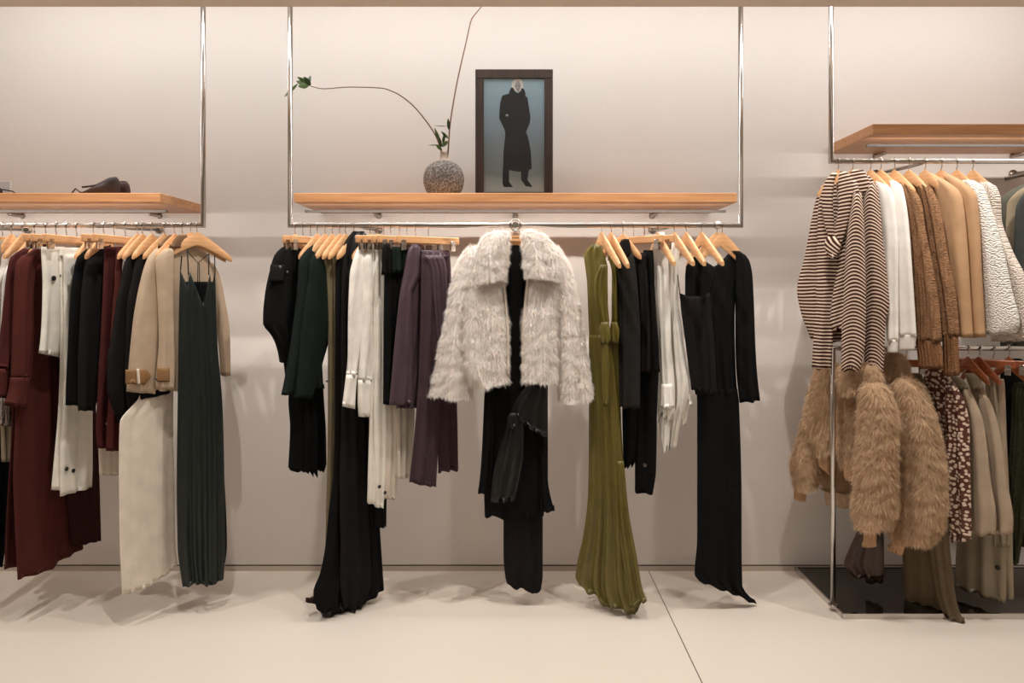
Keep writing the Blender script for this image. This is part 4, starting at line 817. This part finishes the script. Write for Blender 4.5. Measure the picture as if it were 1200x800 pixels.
garment('dotted_dress', 'dress', 'brown dress with cream dots between fur and beige jackets', 1096, -.0026,
        [('body', 'dots', [(429, 1086, 1104), (436, 1083, 1110), (446, 1082, 1116), (462, 1086, 1125), (492, 1094, 1130), (560, 1100, 1130), (612, 1108, 1130), (634, 1114, 1130)], {'folds': 3, 'amp': .012, 'dY': .01}),
         ('sleeve', 'dots', [(448, 1108, 1118), (462, 1108, 1126), (480, 1108, 1133), (500, 1108, 1136), (560, 1110, 1137), (612, 1112, 1138), (633, 1117, 1138)], {'folds': 2, 'amp': .010, 'dY': -.03, 'th': .018})], GD)
garment('cropped_jacket', 'jacket', 'beige jacket beside the dotted dress, the left one of two', 1116, -.0032,
        [('sleeve', 'beige_j', [(456, 1128, 1134), (463, 1127, 1139), (496, 1134, 1152), (560, 1137, 1160), (610, 1138, 1167), (626, 1139, 1166)], {'folds': 1.5, 'amp': .008, 'th': .02, 'dY': -.015, 'hemw': 2}),
         ('body', 'beige_j', [(440, 1112, 1122), (448, 1114, 1130), (462, 1118, 1138), (560, 1124, 1150), (622, 1126, 1156)], {'folds': 2, 'dY': .012}),
         ('collar', 'greige', [(440, 1112, 1122), (446, 1114, 1129), (456, 1120, 1134)], {'folds': 1, 'amp': .002, 'th': .018, 'dY': -.012})], GD)
garment('cropped_jacket', 'jacket', 'beige jacket with gathered hem, the right one of two', 1133, -.0032,
        [('sleeve', 'beige_j', [(462, 1148, 1154), (470, 1147, 1160), (511, 1152, 1172), (570, 1157, 1181), (612, 1160, 1187), (625, 1165, 1186)], {'folds': 1.5, 'amp': .008, 'th': .02, 'dY': -.015, 'hemw': 2}),
         ('body', 'beige_j', [(437, 1130, 1140), (445, 1133, 1147), (460, 1138, 1155), (560, 1144, 1172), (625, 1148, 1180)], {'folds': 2, 'dY': .012}),
         ('collar', 'greige', [(437, 1130, 1141), (443, 1134, 1147), (456, 1140, 1152)], {'folds': 1, 'amp': .002, 'th': .018, 'dY': -.012})], GD)
garment('long_coat', 'coat', 'long khaki coat with a dark button, its hem under the beige jackets', 1150, -.0028,
        [('body', 'greige', [(444, 1155, 1166), (511, 1160, 1174), (600, 1132, 1180), (640, 1121, 1180), (1119, 687, 1179, 707)], {'folds': 3, 'amp': .014, 'dY': .035, 'hem': [(0, 0), (.5, -1), (1, 0)]}),
         ('facing', 'greige', [(610, 1160, 1186), (660, 1168, 1187), (1172, 700, 1188, 702)], {'folds': 1, 'dY': .05})], GD, btn=[([(1168.5, 665)], 'btn', .011, -.005)])
garment('slim_trousers', 'trousers', 'khaki beige trousers on clips at the right of the low rail, the left pair', 1162, -.003,
        [('leg', 'greige', [(443, 1155, 1161), (511, 1159, 1172), (600, 1164, 1182), (640, 1166, 1184)], {'folds': 2, 'dY': .0})], GD)
garment('slim_trousers', 'trousers', 'khaki beige trousers on clips beside the olive sweater', 1172, -.003,
        [('leg', 'beige_j', [(444, 1167, 1176), (450, 1166, 1177), (511, 1170, 1179), (600, 1174, 1183), (640, 1176, 1184)], {'folds': 1.5, 'dY': -.01})], GD)
for a_, w_ in ((1134, 'the left beige cropped jacket'), (1147, 'the long khaki coat')): hanger(a_, kl, w_, zr=ZLO, woodm='cherry', group=HD)
for a_, w_ in ((1147.5, 'the left khaki beige trousers'), (1164, 'the right khaki beige trousers')): hanger(a_, -.0018, w_, 'clip', zr=ZLO, woodm='cherry', group=HD, arm=.75)
garment('fuzzy_cardigan', 'cardigan', 'fuzzy dark olive knitted cardigan at the right edge on the low rail', 1196, -.002,
        [('sleeve', 'olivefuzz', [(449, 1188, 1200), (458, 1186, 1208), (492, 1185, 1212), (560, 1181, 1206), (620, 1177, 1200), (659, 1176, 1194)], {'folds': 1.5, 'th': .035, 'dY': -.03}),
         ('body', 'olivefuzz', [(448, 1192, 1212), (470, 1190, 1226), (560, 1190, 1230), (640, 1192, 1230)], {'folds': 2, 'th': .02, 'dY': .03})], GD)
hanger(1182, kl, 'the fuzzy olive cardigan', zr=ZLO, woodm='cherry', group=HD)
garment('long_coat', 'coat', 'black coat in the shade behind the olive cardigan', 1186, -.001,
        [('body', 'black', [(420, 1182, 1196), (432, 1172, 1212), (520, 1174, 1220), (610, 1180, 1224)], {'folds': 2, 'dY': .12})], GD)
# ================================================================ SHELF THINGS
vY = 3.15; vc = P(520, 226, vY)
def stone():
    m, nt, b = newmat('grey_stoneware'); tc = nt.nodes.new('ShaderNodeTexCoord'); n = noise(nt, 110, 8, tc.outputs['Object']); n2 = noise(nt, 260, 4, tc.outputs['Object'])
    mx = nt.nodes.new('ShaderNodeMath'); mx.operation = 'MULTIPLY_ADD'; nt.links.new(n2.outputs['Fac'], mx.inputs[0]); mx.inputs[1].default_value = .7; nt.links.new(n.outputs['Fac'], mx.inputs[2])
    r = ramp(nt, mx.outputs[0], [(.55, lin((58, 52, 48))), (.85, lin((138, 128, 120))), (1.0, lin((190, 182, 172)))])
    nt.links.new(r.outputs[0], b.inputs['Base Color']); b.inputs['Roughness'].default_value = .9; bump(nt, b, mx.outputs[0], .6, .01); return m
M['stone'] = stone(); M['rawclay'] = plaster('raw_clay', (206, 186, 168), .9, .2, .3)
e = empty('vase', (vc[0], vY, 1.836), 'round speckled grey stoneware vase on the middle shelf', 'vase')
MB().lathe([(.0, 0), (.05, 0), (.064, .006), (.082, .03), (.092, .058), (.0945, .082), (.092, .104), (.082, .13), (.064, .15), (.045, .161), (.032, .166)], (0, 0, 0), 36).build('body', M['stone'], e, True)
MB().lathe([(.034, .163), (.024, .17), (.018, .18), (.0165, .205), (.018, .208), (.013, .207), (.012, .17), (0, .168)], (0, 0, 0), 24).build('neck', M['rawclay'], e, True)
M['twig'] = basic('brown_twig', (128, 92, 66), .7); M['leaf'] = basic('green_leaf', (88, 116, 56), .5); M['leaf2'] = basic('dark_leaf', (62, 84, 44), .5)
def leaf(mb, c, tip, w, cup=.15):
    c, tip = Vector(c), Vector(tip); d = tip-c; L_ = d.length; s = d.cross(Vector((0, 1, .25))).normalized(); nr = s.cross(d).normalized(); V = []; n = 7
    for i in range(n):
        t = i/(n-1); ww = w*math.sin(math.pi*min(1, t*.93+.05))**.8*(1-.35*t)
        for u in (-1, 0, 1): V.append(c+d*t+s*u*ww+nr*(cup*L_*(t*t)*.4+abs(u)*ww*.35))
    Fc = [(i*3+k, i*3+k+1, (i+1)*3+k+1, (i+1)*3+k) for i in range(n-1) for k in (0, 1)]
    m2 = len(V); V += [v+nr*.0006 for v in V]; Fc += [tuple(m2+q for q in f[::-1]) for f in Fc]
    mb.add(V, Fc)
def branch(label, pts, leaves, r0=.0035, r1=.0018):
    xs = np.array([p[0] for p in pts]); ys = np.array([p[1] for p in pts]); yy = np.array([p[2] for p in pts]); t = np.arange(len(pts)); q = np.linspace(0, len(pts)-1, len(pts)*6)
    X = pchip(t, xs, q); Z = pchip(t, ys, q); Yd = pchip(t, yy, q); W = [P(a, b, c) for a, b, c in zip(X, Z, Yd)]
    e = empty('ivy_branch', W[0], label, 'branch', 'branches in the vase'); o = Vector(W[0])
    MB().tube([Vector(w_)-o for w_ in W], list(np.linspace(r0, r1, len(W))), 7).build('stem', M['twig'], e, True)
    for i, (a, b, w_) in enumerate(leaves):
        mb = MB(); leaf(mb, Vector(P(a[0], a[1], a[2]))-o, Vector(P(b[0], b[1], b[2]))-o, w_); mb.build('leaf', M['leaf'] if i % 3 else M['leaf2'], e, True)
branch('thin branch arching far left from the vase to a leaf cluster', [(518, 190, 3.15), (517, 178, 3.15), (512, 162, 3.14), (498, 140, 3.12), (480, 120, 3.1), (462, 108, 3.08), (445, 103, 3.06), (410, 102, 3.05), (380, 104, 3.04), (364, 101, 3.03)],
       [((364, 100, 3.03), (356, 90, 3.0), .012), ((364, 100, 3.03), (348, 90, 3.02), .013), ((362, 100, 3.03), (350, 101, 2.99), .014), ((360, 98, 3.03), (364, 88, 3.05), .011), ((349, 98, 3.02), (333, 113, 3.0), .008), ((356, 98, 3.02), (346, 95, 3.06), .012),
        ((517, 172, 3.14), (514, 160, 3.1), .009), ((517, 172, 3.14), (524, 165, 3.12), .009), ((516, 170, 3.14), (502, 170, 3.12), .003), ((519, 168, 3.14), (521, 156, 3.12), .008), ((515, 164, 3.14), (509, 150, 3.12), .008), ((518, 176, 3.14), (511, 170, 3.1), .009)])
branch('thin upright branch rising from the vase past the bulkhead', [(523, 190, 3.16), (525, 178, 3.16), (527, 150, 3.16), (534, 105, 3.16), (545, 55, 3.15), (553, 22, 3.14), (559, 14, 3.13), (567, 4, 3.12), (572, -6, 3.11)],
       [((526, 152, 3.16), (525, 139, 3.13), .009), ((524, 148, 3.16), (508, 147, 3.14), .002), ((525, 162, 3.15), (517, 154, 3.13), .008), ((525, 166, 3.15), (518, 172, 3.12), .008)], .004)
# framed picture
fY = 3.14; s_ = fY/F
def fx(px): return (px-CX)*s_
def fz(py): return EYE-(py-CY)*s_
zb = 1.836; e = empty('picture_frame', (fx(602.5), fY, zb), 'dark wooden framed photograph of a woman in a long black coat on the middle shelf', 'picture frame')
def lx(px): return fx(px)-fx(602.5)
def lz(py): return fz(py)-zb
x0, x1, z1 = lx(557), lx(648), lz(81); i0, i1, j0, j1 = lx(567), lx(638), .024, lz(91.5)
MB().box(x0, x1, 0, .03, j1, z1, .002).box(x0, x1, 0, .03, 0, j0, .002).box(x0, i0, 0, .03, j0, j1, .002).box(i1, x1, 0, .03, j0, j1, .002).build('frame', M['walnut'], e)
m_, nt_, b_ = newmat('studio_backdrop_print'); tc_ = nt_.nodes.new('ShaderNodeTexCoord'); sp_ = nt_.nodes.new('ShaderNodeSeparateXYZ'); nt_.links.new(tc_.outputs['Generated'], sp_.inputs[0])
nn_ = noise(nt_, 5, 5, tc_.outputs['Object']); ad_ = nt_.nodes.new('ShaderNodeMath'); ad_.operation = 'MULTIPLY_ADD'; nt_.links.new(nn_.outputs['Fac'], ad_.inputs[0]); ad_.inputs[1].default_value = .2; nt_.links.new(sp_.outputs[2], ad_.inputs[2])
r_ = ramp(nt_, ad_.outputs[0], [(.1, lin((176, 184, 182))), (.25, lin((130, 142, 140))), (.5, lin((134, 146, 152))), (.8, lin((148, 170, 182))), (1.0, lin((160, 188, 200)))]); nt_.links.new(r_.outputs[0], b_.inputs['Base Color']); b_.inputs['Roughness'].default_value = .25
MB().box(i0, i1, .010, .026, j0, j1).build('print', m_, e)
def inset(nm, pts, c, d, rough=.4):
    V = [(lx(480+a/4.705), .010-d, lz(70+b/4.705)) for a, b in pts]; n = len(V); V += [(x, .0102, z) for x, y, z in V]
    Fc = [tuple(range(n)), tuple(range(n, 2*n))[::-1]]+[(i, (i+1) % n, n+(i+1) % n, n+i) for i in range(n)]
    mesh(nm, V, Fc, basic('print_'+nm, c, rough), e, False)
inset('printed_boots', [(514, 590), (548, 590), (548, 670), (570, 700), (520, 700), (512, 680)], (36, 36, 38), .0004)
inset('printed_boots', [(612, 590), (660, 590), (650, 660), (676, 695), (672, 700), (640, 695), (616, 660)], (36, 36, 38), .0004)
inset('printed_coat', [(555, 180), (510, 195), (498, 240), (493, 320), (520, 375), (528, 400), (518, 500), (514, 600), (600, 615), (660, 605), (674, 598), (668, 500), (655, 430), (642, 395), (662, 350), (667, 315), (655, 240), (650, 205), (630, 190)], (40, 39, 40), .0006)
inset('printed_hair', [(563, 158), (563, 125), (572, 108), (590, 101), (608, 102), (622, 114), (627, 140), (624, 168), (590, 172)], (222, 220, 212), .0008)
inset('printed_face', [(582, 132), (590, 118), (597, 113), (607, 120), (613, 132), (611, 156), (600, 176), (587, 160), (582, 146)], (166, 162, 158), .0010)
inset('printed_eyes', [(582, 139), (590, 138), (590, 142), (582, 143)], (70, 66, 64), .0012); inset('printed_eyes', [(600, 139), (608, 139), (608, 143), (600, 142)], (70, 66, 64), .0012)
inset('printed_mouth', [(592, 160), (604, 160), (602, 164), (594, 164)], (110, 84, 80), .0012)
inset('printed_collar', [(560, 150), (548, 175), (552, 200), (590, 218), (630, 212), (640, 185), (632, 160), (618, 152), (612, 168), (598, 182), (582, 172), (572, 152)], (30, 29, 30), .0013)
inset('printed_hand', [(528, 300), (540, 296), (546, 306), (534, 310)], (180, 180, 178), .0012)
M['glass'] = basic('thin_glass', (255, 255, 255), .03); M['glass'].node_tree.nodes['Principled BSDF'].inputs['Transmission Weight'].default_value = 1; M['glass'].node_tree.nodes['Principled BSDF'].inputs['IOR'].default_value = 1.05
MB().box(i0, i1, .0055, .007, j0, j1).build('glass_pane', M['glass'], e)
# shoes
M['leather'] = basic('dark_brown_leather', (58, 38, 30), .45); M['leather2'] = basic('reddish_leather', (72, 36, 28), .5)
def shoe(label, Yc, pts, m, w=.036, strap=True):
    o = P(pts[0][0], 226, Yc); e = empty('leather_mule', (o[0], Yc, 1.836), label, 'shoe', 'pair of brown mules'); V = []; n = 12
    xs = np.array([p[0] for p in pts]); hs = np.array([p[1] for p in pts]); q = np.linspace(xs[0], xs[-1], 22); hh = pchip(xs, hs, q); L_ = xs[-1]-xs[0]
    for x, h in zip(q, hh):
        t = (x-xs[0])/L_; ww = w*(.55+.6*math.sin(math.pi*min(1, t*1.1+.1))**.7)*(.75 if t > .8 else 1); z = h*Yc/F
        for k in range(n):
            a = 2*math.pi*k/n; V.append(((x-xs[0])*Yc/F, ww*math.cos(a)*(1 if math.sin(a) < 0 else (1-.35*math.sin(a))), max(0, z*(.5+.5*math.sin(a)))))
    Fc = [(i*n+k, i*n+(k+1) % n, (i+1)*n+(k+1) % n, (i+1)*n+k) for i in range(21) for k in range(n)]+[tuple(range(n))[::-1], tuple(21*n+k for k in range(n))]
    mesh('upper', V, Fc, m, e)
    if strap:
        MB().tube([(.0, 0, .006), (.028, -.01, .030), (.045, -.015, .018), (.07, -.02, .006)], .003, 6).build('strap', m, e, True)
        MB().tube([(.07, -.03, .034), (.10, -.03, .037), (.13, -.02, .045)], .0045, 6).build('strap', m, e, True)
ZS = 3.09/F
shoe('dark brown leather mule with thin straps on the left shelf, the front one', 3.09, [(83, 1.5), (97, 3), (104, 6), (112, 12), (120, 17), (130, 21.5), (137, 22), (139, 19)], M['leather'])
shoe('reddish brown leather mule, the one behind the strapped mule', 3.19, [(112, 4), (124, 12), (134, 18), (142, 21), (148, 20.5), (151, 17)], M['leather2'], strap=False)
# sign card, sunglasses-like black loop and small box at the ends of the shelves
c0 = P(4, 226, 3.16); e = empty('display_card', (c0[0], 3.16, 1.836), 'small white framed card standing at the far left end of the left shelf', 'card')
MB().box(-.06, .032, 0, .008, 0, .078, .001).build('card', basic('white_card', (226, 224, 222), .5), e)
MB().box(-.056, .028, -.001, .0, .004, .074).build('card_face', basic('pale_card_face', (206, 204, 204), .5), e)
c0 = P(0, 226, 3.1); e = empty('sunglasses', (c0[0], 3.1, 1.836), 'black sunglasses in front of the white card at the far left of the shelf', 'sunglasses')
MB().tube([(-.05, 0, .022), (-.045, -.004, .036), (-.01, -.004, .038), (.006, 0, .028), (.006, 0, .014), (-.01, 0, .006), (-.045, 0, .006), (-.05, 0, .022)], .005, 8).build('rim', M['btn'], e, True)
MB().box(-.045, .002, -.001, .001, .008, .034).build('lens', M['btn'], e)
MB().tube([(.004, .0, .03), (.012, .06, .03), (.012, .12, .006)], .0028, 8).build('temple', M['btn'], e, True)
c0 = P(25, 226, 3.12); e = tag(MB().tube([(.028*math.cos(a_/20*2*math.pi), .02*math.sin(a_/20*2*math.pi), .008+.005*math.sin(a_/20*2*math.pi)) for a_ in range(21)], .0025, 8, False).build('bangle', M['btn'], None, True, (c0[0], 3.12, 1.836)), 'thin black bangle lying on the left shelf between card and mules', 'bangle')
c0 = P(1164, 145, 3.2); e = empty('paper_box', (c0[0], 3.2, 2.14), 'small white flat box on top of the high right shelf', 'box')
MB().box(-.035, .035, -.04, .04, 0, .022, .002).build('box_base', basic('white_paper', (232, 228, 224), .6), e)
MB().box(-.0365, .0365, -.0415, .0415, .016, .026, .002).build('lid', basic('white_lid', (238, 235, 232), .6), e)
